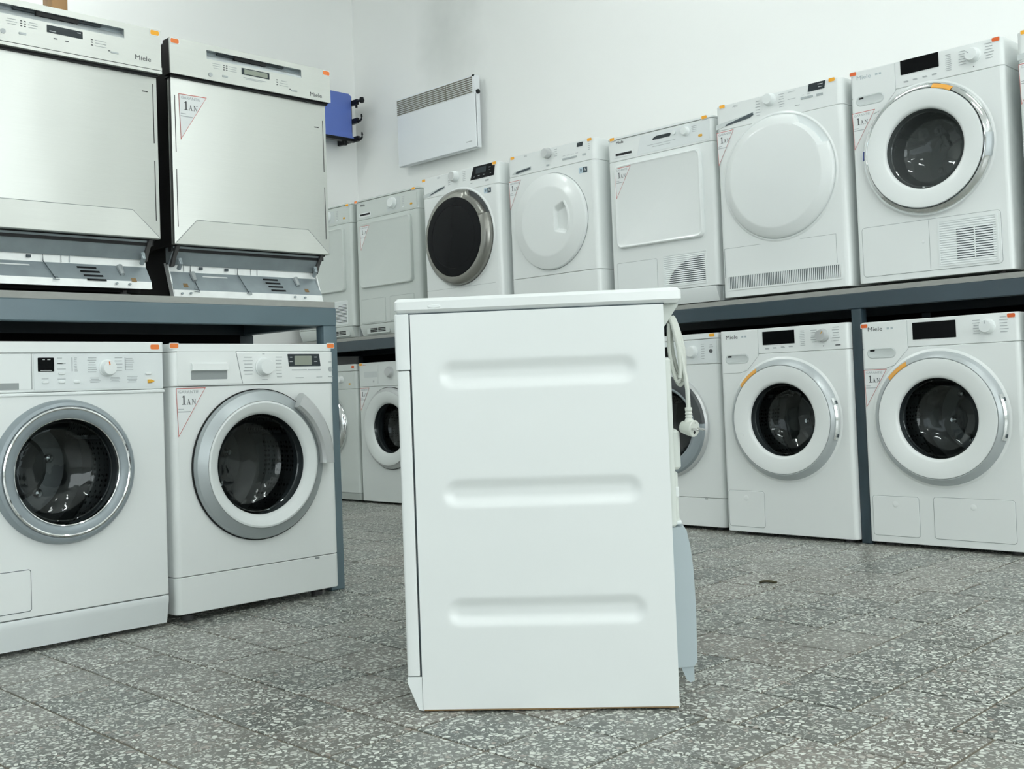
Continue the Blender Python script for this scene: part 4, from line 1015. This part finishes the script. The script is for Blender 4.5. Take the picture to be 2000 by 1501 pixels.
def dryer_U5(right=False):
    w, H = .6005, .8511
    if not right:
        t = right_root('tumble_dryer', 'white tumble dryer with plain white round door and long strip of vertical vent slots', 'tumble dryer', -.0118, -2.7035, w, ZS)
    else:
        t = right_root('tumble_dryer', 'white tumble dryer cut off by the right picture edge, on the shelf above', 'tumble dryer', -.012, -1.4345, w, ZS)
    split(t, w, H, [.012, .742, H], ['cabinet', 'control_panel'], offs={'control_panel': .001}, rf=.026, gap=.0012)
    feet(t, w, .012)
    tray_mouth(t, [(-.250, .757), (-.244, .764), (-.112, .790), (-.108, .779), (-.128, .770)][::-1], -.0004, 'dgroove')
    mb = MB(); mb.plate([(-.297, .770), (-.250, .776), (-.108, .790), (-.112, .7765), (-.245, .757), (-.297, .749)][::-1], -.0003, .002); mb.build('tray_recess', 'greyplastic', t, smooth=0)
    text('AEG', -.197, .847-.012, .0006, .0135, 'print', t)
    knob(t, -.026, .826, .0245, .001, h=.028)
    MB().rplate(.190, .835, .074, .031, .001, -.0006, .003, shear=.006).build('display', 'screengrey', t)
    prints(t, [(.207, .841, .022, .0022), (.207, .830, .018, .0022)], -.0008, 'printwhite', 'display_print')
    for x, ww in ((.130, .026), (.159, .026), (.202, .028)): MB().rplate(x, .799, ww, .009, .001, -.001, .003).build('button', 'silver', t)
    prints(t, rows(-.085, .832, 6, .012, .026)+rows(.028, .838, 6, .0105, .030)+[(.075, .838, .03, .0018), (.075, .808, .036, .0018), (.128, .812, .008, .0018), (.155, .812, .014, .0018), (.10, .776, .022, .003)], .0004)
    cx, cz = 0.0, .497
    mb = MB(); mb.lathe(cx, cz, [(.272, .001), (.264, -.004), (.260, -.003), (.2585, .0005)], 100); mb.build('door_surround', 'enamel', t)
    door = white_round_door(t, cx, cz, .2575, .207, -.012, -.036, cut=(math.radians(24), math.radians(67), .026))
    mb = MB(); mb.lathe(cx, cz, [(.259, -.0002), (.228, -.0010)], 24, math.radians(22), math.radians(69)); mb.build('handle_recess', 'plastic2', door)
    MB().rplate(.0, cz+.145, .034, .004, .001, -.0366, -.035).build('door_print', 'cover', door) if False else None
    # lower panel seams and the row of slots
    for x0, x1, z in ((-.283, -.10, .226), (.085, .245, .226)): MB().box(x0, x1, -.0005, .001, z-.0006, z+.0006).build('panel_seam', 'groove', t, smooth=0)
    MB().box(.2445, .2457, -.0005, .001, .088, .226).build('panel_seam', 'groove', t, smooth=0)
    MB().box(-.2836, -.2824, -.0005, .001, .10, .226).build('panel_seam', 'groove', t, smooth=0)
    grille(t, -.004, .0755, .524, .052, 62, (-.266, .258, .0495, .1015), vert=True, fill=.50, y=-.0012, name='vent_strip', frame='enamel')
    warranty(t, -.294, .735, -.0010, .086)
    if not right:
        price_sticker(t, -.262, .8455, -.0002, 'yellow'); price_sticker(t, .258, .8455, -.0002, 'yellow')
    else:
        price_sticker(t, -.268, .8455, -.0002, 'yellow')
dryer_U5(); dryer_U5(True)

def square_dryer(label, o, s, w, H, kind):
    t = right_root('tumble_dryer', label, 'tumble dryer', o, s, w, ZS)
    zp = .715; en = 'enamel' if kind == 'grille' else 'enamel_aged_shaded'; pm = 'plastic' if kind == 'grille' else 'enamel_aged_shaded'
    mb = MB(); mb.xprism([(.022, .010), (.05, .010), (.05, .0755), (-.001, .0755), (-.002, .070)], -w/2+.014, w/2-.014); pl = mb.build('plinth', pm, t)
    split(t, w, H, [.077, zp, H-.012, H], ['cabinet', 'control_panel', 'lid'], offs={'lid': -.003, 'control_panel': .0008}, rf=.022, gap=.0016, m=en)
    MB().box(-w/2+.01, w/2-.01, .05, D-.01, .012, .0765).build('base_tray', 'plastic2', t)
    feet(t, w, .012, y0=.08)
    y = .0004
    text('Miele', -.222, .803, y-.0012, .018, 'printdark', t, sx=1.15)
    MB().rplate(-.200, .744, .112, .026, .003, y-.0018, .003, .001).build('tray_front', 'plastic', t)
    tray_mouth(t, rrect(-.200, .7455, .096, .011, .002), y-.0020, 'black' if kind != 'corner' else 'groove')
    mb = MB(); mb.plate([(-.122, .724), (-.0965, .808), (.285, .808), (.285, .724)][::-1], y-.0010, .003, .0006); fa = mb.build('control_fascia', 'plastic2' if kind == 'grille' else 'enamel_aged_shaded', t, smooth=0)
    if kind == 'grille':
        mb = MB(); mb.plate([(-.030, .777), (-.024, .786), (-.006, .793), (.070, .793), (.076, .788), (.070, .777)][::-1], y-.0018, .002); mb.build('display', 'screengrey', t, smooth=0)
        knob(t, .158, .782, .0185, y, h=.02)
        mb = MB(); mb.lathe(.094, .789, [(.010, y), (.010, y-.006), (0, y-.006)], 20); mb.build('button', 'plastic', t)
        prints(t, rows(.205, .797, 4, .008, .028)+[(.02, .757, .16, .002), (.02, .746, .10, .002)], y-.0012)
    else:
        MB().rplate(.073, .770, .126, .076, .003, y-.0014, .002).build('knob_plate', 'greyplastic', t)
        knob(t, .068, .778, .030, y-.001, h=.024)
        prints(t, rows(.165, .80, 6, .010, .022)+rows(.03, .798, 5, .012, .016), y-.0018)
        MB().rplate(.165, .742, .018, .008, .003, y-.003, .001).build('button', 'plastic', t)
    MB().rplate(.236, .749, .020, .011, .004, y-.004, .001, .001).build('start_button', 'amber', t, 'amber start button')
    # square loading door with rounded corners and a soft raised rim
    po = rrect(-.008, .494, .490, .394, .026, 6)
    n = len(po); cx, cz = -.008, .494
    def sc(k, dy): return [(cx+(p[0]-cx)*k, dy, cz+(p[1]-cz)*(1-(1-k)*.49/.394)) for p in po]
    mb = MB(); R_ = [[(p[0], .001, p[1]) for p in po], sc(1, -.012), sc(.992, -.0165), sc(.975, -.0185), sc(.955, -.0165), sc(.945, -.0155)]
    V = [p for r in R_ for p in r]
    mb.add(V, [(k*n+i, k*n+(i+1) % n, (k+1)*n+(i+1) % n, (k+1)*n+i) for k in range(len(R_)-1) for i in range(n)]+[tuple((len(R_)-1)*n+i for i in range(n))])
    door = mb.build('door', en, t)
    flap(t, -.149, .157, .232, .142, .004, m=pm, dot=False, name='condenser_flap')
    if kind in ('grille', 'corner'):
        g = grille(t, .122, .165, .226, .134, 15, (None, None, 0, 0), fill=.55, y=-.0014)
        # the open duct behind the louvres is a quarter-round patch
        P = [(.232, .102), (.232, .216)]+[(.232-.20*math.sin(a), .102+.114*math.cos(a)) for a in [k*PI/2/10 for k in range(1, 11)]]
        mb = MB(); mb.plate(P, -.0012, -.0004); mb.build('duct_opening', 'dgroove', g, smooth=0)
    else:
        flap(t, .122, .157, .22, .142, .004, m=pm, dot=False, name='filter_flap')
    if kind != 'grille':
        x0 = -.12 if kind == 'vented' else .135
        MB().rplate(x0, .040, .215, .044, .006, .0065, .012, .002).build('plinth_vent', pm, pl)
        for sx in (-1, 1):
            for k in range(3): MB().box(x0+sx*.038-.034, x0+sx*.038+.034, .0050, .009, .028+k*.0088, .034+k*.0088).build('vent_slit', 'black', pl, smooth=0)
    return t
t = square_dryer('white tumble dryer with square door and curved patch of louvres, above the hanging plug', -.0316, -3.3337, .6004, .8302, 'grille')
warranty(t, -.245, .678, -.0158, .095)
price_sticker(t, -.265, .836-.012, -.0035, 'yellow'); price_sticker(t, .262, .824, -.0035, 'yellow')
t = square_dryer('grey-white tumble dryer with square door and small plinth vent, left of black glass door', -.0679, -5.3709, .5956, .8395, 'vented')
warranty(t, -.235, .672, -.0158, .092)
price_sticker(t, -.285, .832, -.0035, 'orange'); price_sticker(t, .262, .832, -.0035, 'yellow')
t = square_dryer('grey-white tumble dryer in the far corner, partly hidden behind the right dishwasher', -.055, -6.0, .595, .838, 'corner')
price_sticker(t, .272, .824, -.0035, 'yellow')

def dryer_U2():
    w, H = .6053, .842
    t = right_root('tumble_dryer', 'white tumble dryer with black glass door and dark silver ring, below the wall heater', 'tumble dryer', .0321, -4.6238, w, ZS)
    split(t, w, H, [.012, .728, H], ['cabinet', 'control_panel'], offs={'control_panel': .001}, rf=.028, gap=.0012)
    feet(t, w, .012)
    tray_mouth(t, [(-.237, .741), (-.230, .747), (-.150, .769), (-.112, .773), (-.128, .762)][::-1], -.0004)
    mb = MB(); mb.plate([(-.29, .752), (-.235, .757), (-.108, .780), (-.120, .760), (-.235, .738), (-.29, .733)][::-1], -.0003, .002); mb.build('tray_recess', 'greyplastic', t, smooth=0)
    text('AEG', -.160, .828, .0006, .0130, 'print', t)
    k = knob(t, -.028, .814, .029, .001, h=.030)
    mb = MB(); mb.lathe(-.028, .814, [(.0225, -.0298), (0, -.0298)], 32); mb.build('knob_face', 'silver2', k)
    mb = MB(); mb.plate([(.093, .772), (.122, .8395), (.284, .8395), (.273, .7725)][::-1], -.0008, .003); d = mb.build('display', 'blackglass', t, smooth=0)
    MB().rplate(.178, .815, .078, .030, .001, -.0014, 0, shear=.004).build('display_window', 'screengrey', d)
    prints(d, [(.245, .82, .014, .003), (.245, .808, .010, .003), (.125, .786, .012, .003), (.16, .788, .014, .004), (.20, .788, .014, .004), (.25, .788, .008, .003)], -.0012, 'groove', 'display_print')
    prints(t, rows(-.075, .81, 4, .011, .018, jit=.2)+rows(.045, .828, 6, .0095, .026)+[(.22, .755, .026, .009), (.1, .757, .014, .004)], .0004)
    badge(t, .222, .700, -.0004)
    cx, cz = 0, .478
    mb = MB(); mb.lathe(cx, cz, [(.272, .001), (.263, -.006), (.258, -.004), (.257, .0005)], 96); mb.build('door_surround', 'enamel', t)
    def rfun(a, i, r, y):
        e = min(max((a-math.radians(24))/.04, 0), 1)*min(max((math.radians(70)-a)/.04, 0), 1)
        if i < 4: r -= .022*e
        return r, y
    mb = MB(); mb.lathe(cx, cz, [(.2565, .001), (.2565, -.020), (.252, -.031), (.240, -.040), (.217, -.050), (.213, -.0495)], 120, a0=-PI, a1=PI, rf=rfun); door = mb.build('door', 'bronze', t)
    mb = MB(); mb.lathe(cx, cz, [(.258, -.0006), (.23, -.0012)], 24, math.radians(22), math.radians(72)); mb.build('handle_recess', 'rubber', door)
    mb = MB(); mb.lathe(cx, cz, [(.213, -.0495), (.211, -.052), (.198, -.054), (.170, -.055), (.168, -.0535), (.12, -.0575), (.06, -.060), (0, -.0608)], 96); mb.build('door_glass', 'blackglass', door)
    MB().box(-.29, .26, -.0005, .001, .2115, .2126).build('panel_seam', 'groove', t, smooth=0)
    grille(t, .0, .07, .5, .05, 40, (-.25, .25, .045, .095), vert=True, fill=.5, y=-.0012, name='vent_strip', frame='enamel')
    price_sticker(t, -.285, .832, -.0002, 'yellow'); price_sticker(t, .280, .834, -.0012, 'yellow')
dryer_U2()

def dryer_U3():
    w, H = .5972, .8501
    t = right_root('tumble_dryer', 'white tumble dryer with round white door and scooped hand grip, right of black glass door', 'tumble dryer', .0043, -3.9787, w, ZS)
    split(t, w, H, [.012, .215, .744, H], ['base_panel', 'cabinet', 'control_panel'], offs={'control_panel': .001}, rf=.030, gap=.0014)
    feet(t, w, .012)
    tray_mouth(t, [(-.236, .758), (-.228, .768), (-.130, .776), (-.130, .766), (-.222, .757)][::-1], -.0004)
    mb = MB(); mb.plate([(-.262, .756), (-.240, .770), (-.126, .781), (-.126, .762), (-.222, .752)][::-1], -.0002, .002); mb.build('tray_recess', 'greyplastic', t, smooth=0)
    text('AEG', -.163, .838, .0006, .0120, 'print', t)
    knob(t, -.008, .824, .0245, .001, m='silver2', h=.030)
    MB().rplate(.206, .830, .036, .020, .001, -.0006, .003, shear=.005).build('display', 'screengrey', t)
    MB().rplate(.135, .776, .092, .008, .001, -.001, .003).build('button_row', 'silver', t)
    MB().rplate(.231, .777, .022, .008, .001, -.001, .003).build('button', 'silver', t)
    MB().rplate(-.010, .765, .018, .008, .001, -.001, .003).build('button', 'silver', t)
    prints(t, [(.10+.028*k, .792, .016, .0018) for k in range(4)]+rows(.045, .835, 4, .011, .026)+rows(.262, .832, 5, .009, .016), .0004)
    badge(t, .221, .702, -.0004)
    cx, cz = 0.0, .480
    prof = [(.2395, .001), (.2395, -.010), (.237, -.016), (.231, -.019), (.195, -.024), (.180, -.030), (.172, -.0315)]
    prof += [(r/1000, -.0316-.0014*(1-r/172)) for r in range(166, 12, -4)]+[(0, -.033)]
    def scoop(a, i, r, y):
        x, z = r*math.cos(a), r*math.sin(a)
        def S(v, e): v = min(max(v/e, 0), 1); return v*v*(3-2*v)
        return r, y+.022*S(x-.046, .010)*S(.143-r, .009)*S(z+.078-.25*(.13-x), .018)*S(.092+.35*(x-.12)-z, .030)
    mb = MB(); mb.lathe(cx, cz, prof, 220, rf=scoop); door = mb.build('door', 'enamel', t)
    mb = MB(); mb.lathe(cx, cz, [(.243, -.0003), (.2405, -.0008)], 90); mb.build('door_seam', 'groove', door)
    mb = MB(); mb.lathe(cx, cz, [(.136, -.0320), (.139, -.0350), (.146, -.0345), (.150, -.0318)], 22, math.radians(-24), math.radians(36), caps=True); mb.build('grip_lip', 'enamel', door)
    warranty(t, -.285, .722, -.0010, .085)
    price_sticker(t, -.255, .842, -.0002, 'yellow'); price_sticker(t, .268, .842, -.0002, 'yellow')
dryer_U3()

# ------------------------------------------------------------------ free-standing machine seen from its side
def centre_machine():
    a = .7131; p0 = Vector((-1.7389, 1.4614, 0)); dv = Vector((math.cos(a), math.sin(a), 0)); nn = Vector((math.sin(a), -math.cos(a), 0))
    w = .596
    loc = p0-dv*.033-nn*(w/2)
    t = thing('washing_machine', 'white machine standing free in the middle of the floor, side on with three pressed grooves', 'washing machine', loc, a-PI/2)
    hx = w/2
    # side panel facing the lens: a fine grid with three pressed stadium grooves
    y0, y1, z0, z1 = .0335, .553, .004, .8145
    def depth(y, z):
        d = 0
        for c in (.6865, .4435, .2020):
            L_ = .174; r = .032
            dy = max(abs(y-.2935)-L_, 0); dist = math.hypot(dy, z-c)
            u = (dist-.006)/(r-.006); u = min(max(u, 0), 1); u = u*u*(3-2*u)
            d = max(d, (1-u)*.0080)
        return d
    ny, nz = 130, 230
    mb = MB(); V = []
    for j in range(nz+1):
        z = z0+(z1-z0)*j/nz
        for i in range(ny+1):
            y = y0+(y1-y0)*i/ny; V.append((hx-depth(y, z), y, z))
    mb.add(V, [(j*(ny+1)+i, j*(ny+1)+i+1, (j+1)*(ny+1)+i+1, (j+1)*(ny+1)+i) for j in range(nz) for i in range(ny)])
    # folded edges of the same sheet
    n0 = len(mb.v); e = [(hx, y0, z0), (hx, y1, z0), (hx, y1, z1), (hx, y0, z1)]; f = [(hx-.014, y, z) for _, y, z in e]
    mb.add(e+f, [(i, (i+1) % 4, 4+(i+1) % 4, 4+i) for i in range(4)])
    side = mb.build('side_panel', 'enamel', t, smooth=50)
    MB().box(-hx, hx-.0145, .036, .551, .006, .8145).build('cabinet', 'enamel', t)
    MB().box(hx-.002, hx+.0003, .036, .551, .0035, .0062).build('rust_line', 'brownpatch', side, smooth=0)
    mb = MB(); mb.rprism(-hx-.002, hx+.0015, 0, .590, .8172, .8478, .010, .008, .007, n=4); lid = mb.build('lid', 'enamel', t)
    mb = MB()
    V = []; 
    po = [(.085+.0145*math.cos(k*PI/12), .8295+.0040*math.sin(k*PI/12)) for k in range(24)]
    V = [(hx+.0012, p[0], p[1]) for p in po]+[(hx+.0026, .085+(p[0]-.085)*.85, .8295+(p[1]-.8295)*.7) for p in po]
    mb.add(V, [(i, (i+1) % 24, 24+(i+1) % 24, 24+i) for i in range(24)]+[tuple(24+i for i in range(24))]); mb.build('lid_plug', 'plastic', lid)
    # lid fixing seam, dark joint under lid
    MB().box(-hx+.003, hx-.003, .006, .555, .8145, .8172).build('lid_joint', 'dgroove', t, smooth=0)
    mb = MB(); mb.rprism(-hx, hx, 0, .0305, .700, .8160, .006, .002, .0015, n=3); cp = mb.build('control_panel', 'plastic', t)
    MB().box(-hx+.004, hx-.0035, .0305, .0336, .072, .8150).build('front_joint', 'dgroove', t, smooth=0)
    mb = MB(); mb.rprism(-hx+.001, hx-.0008, .0025, .0290, .0735, .6985, .006, .002, .0015, n=3); fp = mb.build('front_panel', 'enamel', t)
    mb = MB(); mb.xprism([(.003, .072), (.003, .060), (.0245, .006), (.0326, .004), (.0326, .072)], -hx, hx-.0008); mb.build('plinth', 'plastic', t, smooth=0)
    mb = MB(); mb.lathe(0, .455, [(.185, .004), (.183, -.0045), (.176, -.0065), (.15, -.004), (.145, .003)], 72); door = mb.build('door', 'plastic', t)
    mb = MB(); mb.lathe(0, .455, [(.145, .002), (.09, -.001), (0, -.002)], 60); mb.build('door_glass', 'blackglass', door)
    knob(cp, .12, .758, .024, 0); MB().rplate(-.02, .76, .10, .04, .002, -.001, .002).build('display', 'screen', cp)
    MB().rplate(-.20, .758, .16, .09, .004, -.0012, .002).build('detergent_drawer', 'plastic', cp)
    feet_z = .005
    # rear: service panel, raised cover, hose bracket
    mb = MB(); mb.rprism(-hx+.03, hx-.03, .551, .566, .36, .705, .002, .008, .004, n=3); mb.build('rear_panel', 'offwhite', t)
    mb = MB(); mb.rprism(-hx+.06, hx-.045, .560, .5795, .475, .556, .002, .010, .005, n=3); mb.build('rear_housing', 'offwhite', t)
    mb = MB(); mb.rprism(-hx+.06, hx-.05, .560, .572, .365, .470, .002, .005, .003, n=3); rh = mb.build('rear_duct', 'offwhite', t)
    MB().rprism(-hx+.06, hx-.049, .560, .5735, .418, .440, .002, .004, .002, n=2).build('duct_band', 'plastic', rh)
    MB().rprism(-hx+.06, hx-.049, .560, .5765, .362, .370, .002, .004, .002, n=2).build('duct_band', 'plastic', rh)
    prof = [(.552, .358), (.578, .358), (.584, .352), (.590, .320), (.5945, .275), (.5965, .200), (.5945, .085), (.588, .076), (.552, .073)]
    mb = MB(); mb.xprism(prof, -hx+.05, hx-.035); cv = mb.build('rear_cover', 'cover', t, 'pale blue-grey raised rear cover', smooth=40)
    mb = MB(); mb.xprism([(.562, .074), (.588, .076), (.588, .046), (.580, .042), (.572, .048)], hx-.13, hx-.04); mb.build('spout', 'cover', cv, smooth=25)
    mb = MB(); mb.xprism([(.553, .772), (.558, .772), (.588, .8165), (.553, .8165)], hx-.20, hx-.045); mb.build('lid_bracket', 'offwhite', t, smooth=0)
    # power cord hung in loops, plug at its end
    X = hx-.060; mb = MB()
    def loop(x, ya, yb, zt, zb_):
        pts = []
        for k in range(25):
            u = 2*PI*k/24; c, s_ = math.cos(u), math.sin(u)
            z = (zt+zb_)/2+(zt-zb_)/2*c
            pts.append((x+.006*s_, (ya+yb)/2+(yb-ya)/2*s_*(1-.45*(c if c > 0 else 0))+.012*(1-c)/2, z))
        return pts
    for x, ya, yb, zt, zb_ in ((X+.012, .560, .578, .786, .655), (X, .562, .586, .790, .648), (X-.014, .563, .590, .792, .660), (X+.004, .566, .583, .783, .672)):
        mb.tube(loop(x, ya, yb, zt, zb_), .0042, 8)
    tail = [(X+.006, .560, .788), (X+.008, .570, .789), (X+.010, .577, .776), (X+.012, .583, .745), (X+.014, .590, .705), (X+.016, .596, .665), (X+.017, .5985, .64), (X+.017, .599, .61), (X+.017, .599, .596)]
    mb.tube(tail, .0046, 8); cord = mb.build('power_cord', 'cord', t)
    MB().tube([(X+.004, .553, .783), (X+.004, .564, .785), (X+.004, .572, .780)], .005, 8).build('cord_hook', 'offwhite', t)
    px, py_ = X+.017, .599
    mb = MB(); mb.tube([(px, py_, .602), (px, py_, .596), (px, py_, .594), (px, py_, .589), (px, py_, .587), (px, py_, .583), (px, py_, .581), (px, py_, .572)], [.0075, .0075, .006, .0078, .006, .008, .0065, .0105], 12); mb.build('strain_relief', 'cord', cord)
    d = Vector((.62, .70, -.12)).normalized(); c0 = Vector((px, py_, .560))-d*.008
    mb = MB(); mb.tube([c0-d*.010, c0-d*.009, c0, c0+d*.012, c0+d*.020, c0+d*.0215], [.008, .012, .0145, .0165, .0175, .0165], 24); plug = mb.build('plug', 'cord', cord)
    up = Vector((0, 0, 1)); sd = d.cross(up).normalized(); u2 = sd.cross(d).normalized(); fc = c0+d*.0215
    for s_ in (-1, 1):
        q = fc+sd*s_*.0095; mb = MB(); mb.tube([q-d*.002, q+d*.006, q+d*.0165, q+d*.018], [.0022, .0022, .0022, .0014], 10); mb.build('plug_pin', 'pin', plug)
    q = fc-u2*.0075; mb = MB(); mb.tube([q-d*.001, q+d*.0006], [.0038, .0038], 4); mb.build('earth_socket', 'black', plug)
    for s_ in (0, 1): 
        q = fc+u2*(.012)*(1 if s_ else 0)+sd*(.0)*s_; mb = MB(); mb.tube([q-d*.001, q+d*.0005], [.0014, .0014], 8); mb.build('plug_screw', 'groove', plug)
    for x in (-hx+.06, hx-.06):
        for y in (.07, .50): MB().lathe2(x, y, [(0, 0), (.018, 0), (.018, .0055), (0, .0055)]).build('foot', 'foot', t)
centre_machine()

# ------------------------------------------------------------------ wall heater, hook rack, wood block
def heater():
    x0, x1, z0, z1 = -5.566, -4.818, 2.145, 2.594
    cx = (x0+x1)/2; w = x1-x0; h = z1-z0
    t = thing('wall_heater', 'white electric panel heater with dark slatted top grille on the back wall', 'heater', (cx, 4.63, z0))
    gz0, gz1 = .336, .438
    mb = MB(); mb.rprism(-w/2, w/2, .004, .048, 0, h, .004, .004, .003, n=3); mb.build('casing', 'heater', t)
    mb = MB(); mb.rprism(-w/2, w/2, 0, .014, 0, gz0, .006, .002, .004, n=3); mb.build('front_panel', 'heater', t)
    mb = MB()
    mb.box(w/2-.018, w/2-.001, .0, .012, gz0, h-.001); mb.box(-w/2+.001, -w/2+.003, 0, .012, gz0, h-.001); mb.box(-w/2+.001, w/2-.001, 0, .012, gz1, h-.001); mb.build('grille_frame', 'heater', t, smooth=0)
    MB().box(-w/2+.003, w/2-.018, .0045, .0065, gz0, gz1).build('grille_backing', 'black', t, smooth=0)
    n = 8; p = (gz1-gz0)/n
    for i in range(n):
        MB().box(-w/2+.003, w/2-.018, .0, .005, gz0+p*i+p*.55, gz0+p*(i+1)).build('slat', 'heaterslat', t, smooth=0)
    for x in (.11,): MB().box(x-.002, x+.002, .003, .006, gz0, gz1).build('slat_rib', 'heaterslat', t, smooth=0)
    MB().rplate(w/2-.062, .042, .052, .006, .001, -.0004, .002).build('maker_mark', 'print', t)
    MB().tube([(w/2-.002, .026, .345), (w/2+.010, .026, .345)], .014, 14).build('thermostat_knob', 'black', t)
    for x in (-w/4, w/4): MB().box(x-.02, x+.02, .046, .0895, .08, h-.08).build('wall_bracket', 'heater', t)
heater()

def rack():
    X = -5.98
    t = thing('hook_rack', 'blue panel rack with three black hooks on the left wall, beside the right dishwasher', 'rack', (XL, 4.40, 2.40))
    dx = X-XL
    # blue panel, curving out to a ledge at the bottom; local x away from the wall, y along it
    prof = [(0, .305), (.004, .312), (.008, .305), (.008, .05), (.012, .022), (.026, .008), (.030, .0), (.020, .0), (.004, .018), (0, .05)]
    n = len(prof); mb = MB()
    ys = [-.16, .145, .160]
    V = []
    for k, y in enumerate((-.17, .148, .164)):
        for (x, z) in prof: V.append((dx+x, y, z-(.012 if k == 2 and z > .2 else 0)))
    mb.add(V, [(k*n+i, k*n+(i+1) % n, (k+1)*n+(i+1) % n, (k+1)*n+i) for k in range(2) for i in range(n)]+[tuple(range(n)), tuple(2*n+i for i in range(n))])
    mb.build('blue_panel', 'blueplastic', t, smooth=40)
    mb = MB(); mb.rprism(dx-.012, dx+.034, -.17, .170, -.022, -.0005, .003, .003, .002, n=2); mb.build('base_bar', 'black', t)
    mb = MB(); mb.rprism(dx-.004, dx+.022, .080, .112, -.050, -.0225, .003, .003, .002, n=2); mb.build('base_lug', 'black', t)
    mb = MB(); mb.box(.001, dx-.001, .155, .175, -.02, .30); mb.box(.001, dx-.001, -.165, -.145, -.02, .30); mb.build('wall_arm', 'black', t)
    for z, k in ((.262, 0), (.135, 1), (.010, 2)):
        m = MB()
        m.box(dx-.01, dx+.066, .166, .186, z-.030, z+.004)
        if k == 0:
            m.tube([(dx+.06, .176, z-.012), (dx+.098, .176, z-.010)], .008, 10)
            m.lathe2(dx+.112, .176, [(0.0, z-.032), (.013, z-.029), (.019, z-.012), (.013, z+.006), (0, z+.009)], 14)
            m.box(dx+.045, dx+.055, .170, .182, z-.052, z-.02)
        else:
            m.tube([(dx+.06, .176, z-.018), (dx+.088, .176, z-.020), (dx+.102, .176, z-.012), (dx+.106, .176, z+.004), (dx+.103, .176, z+.022)], [.009, .008, .007, .007, .005], 10)
        m.build('hook', 'black', t)
rack()

mb = MB(); mb.rprism(-.035, .035, -.024, .024, 0, .36, .003, .003, .002, n=2)
o = mb.build('wood_block', 'wood'); o.location = (-3.26, 1.383, .9723+.7937-.0004)
tag(o, 'brown wooden block standing on top of the left dishwasher', 'wood block')

# dry leaf lying on the tiles
mb = MB()
V = []
for k in range(9):
    u = k/8; wv = .011*math.sin(PI*u)**.8+.0005; zz = .0035+.0022*math.sin(PI*u*1.3)
    V += [(-.03+.06*u, -wv, zz+.003), (-.03+.06*u, .002*math.sin(6*u), zz-.002), (-.03+.06*u, wv, zz+.004)]
V2 = [(x, y, z-.0008) for x, y, z in V]; n = len(V)
mb.add(V+V2, [(k*3+j, k*3+j+1, k*3+j+4, k*3+j+3) for k in range(8) for j in range(2)]+[(n+k*3+j+3, n+k*3+j+4, n+k*3+j+1, n+k*3+j) for k in range(8) for j in range(2)]+[(k*3, k*3+3, n+k*3+3, n+k*3) for k in range(8)]+[(k*3+5, k*3+2, n+k*3+2, n+k*3+5) for k in range(8)])
o = mb.build('leaf', mat('dry_leaf', (0.055, 0.048, 0.022), 0.7, noise=((60, 60, 60), 0.3))); o.location = (-1.936, 3.086, 0.0); o.rotation_euler = (0, 0, .9)
tag(o, 'small dry brown leaf lying on the speckled tile floor', 'leaf')
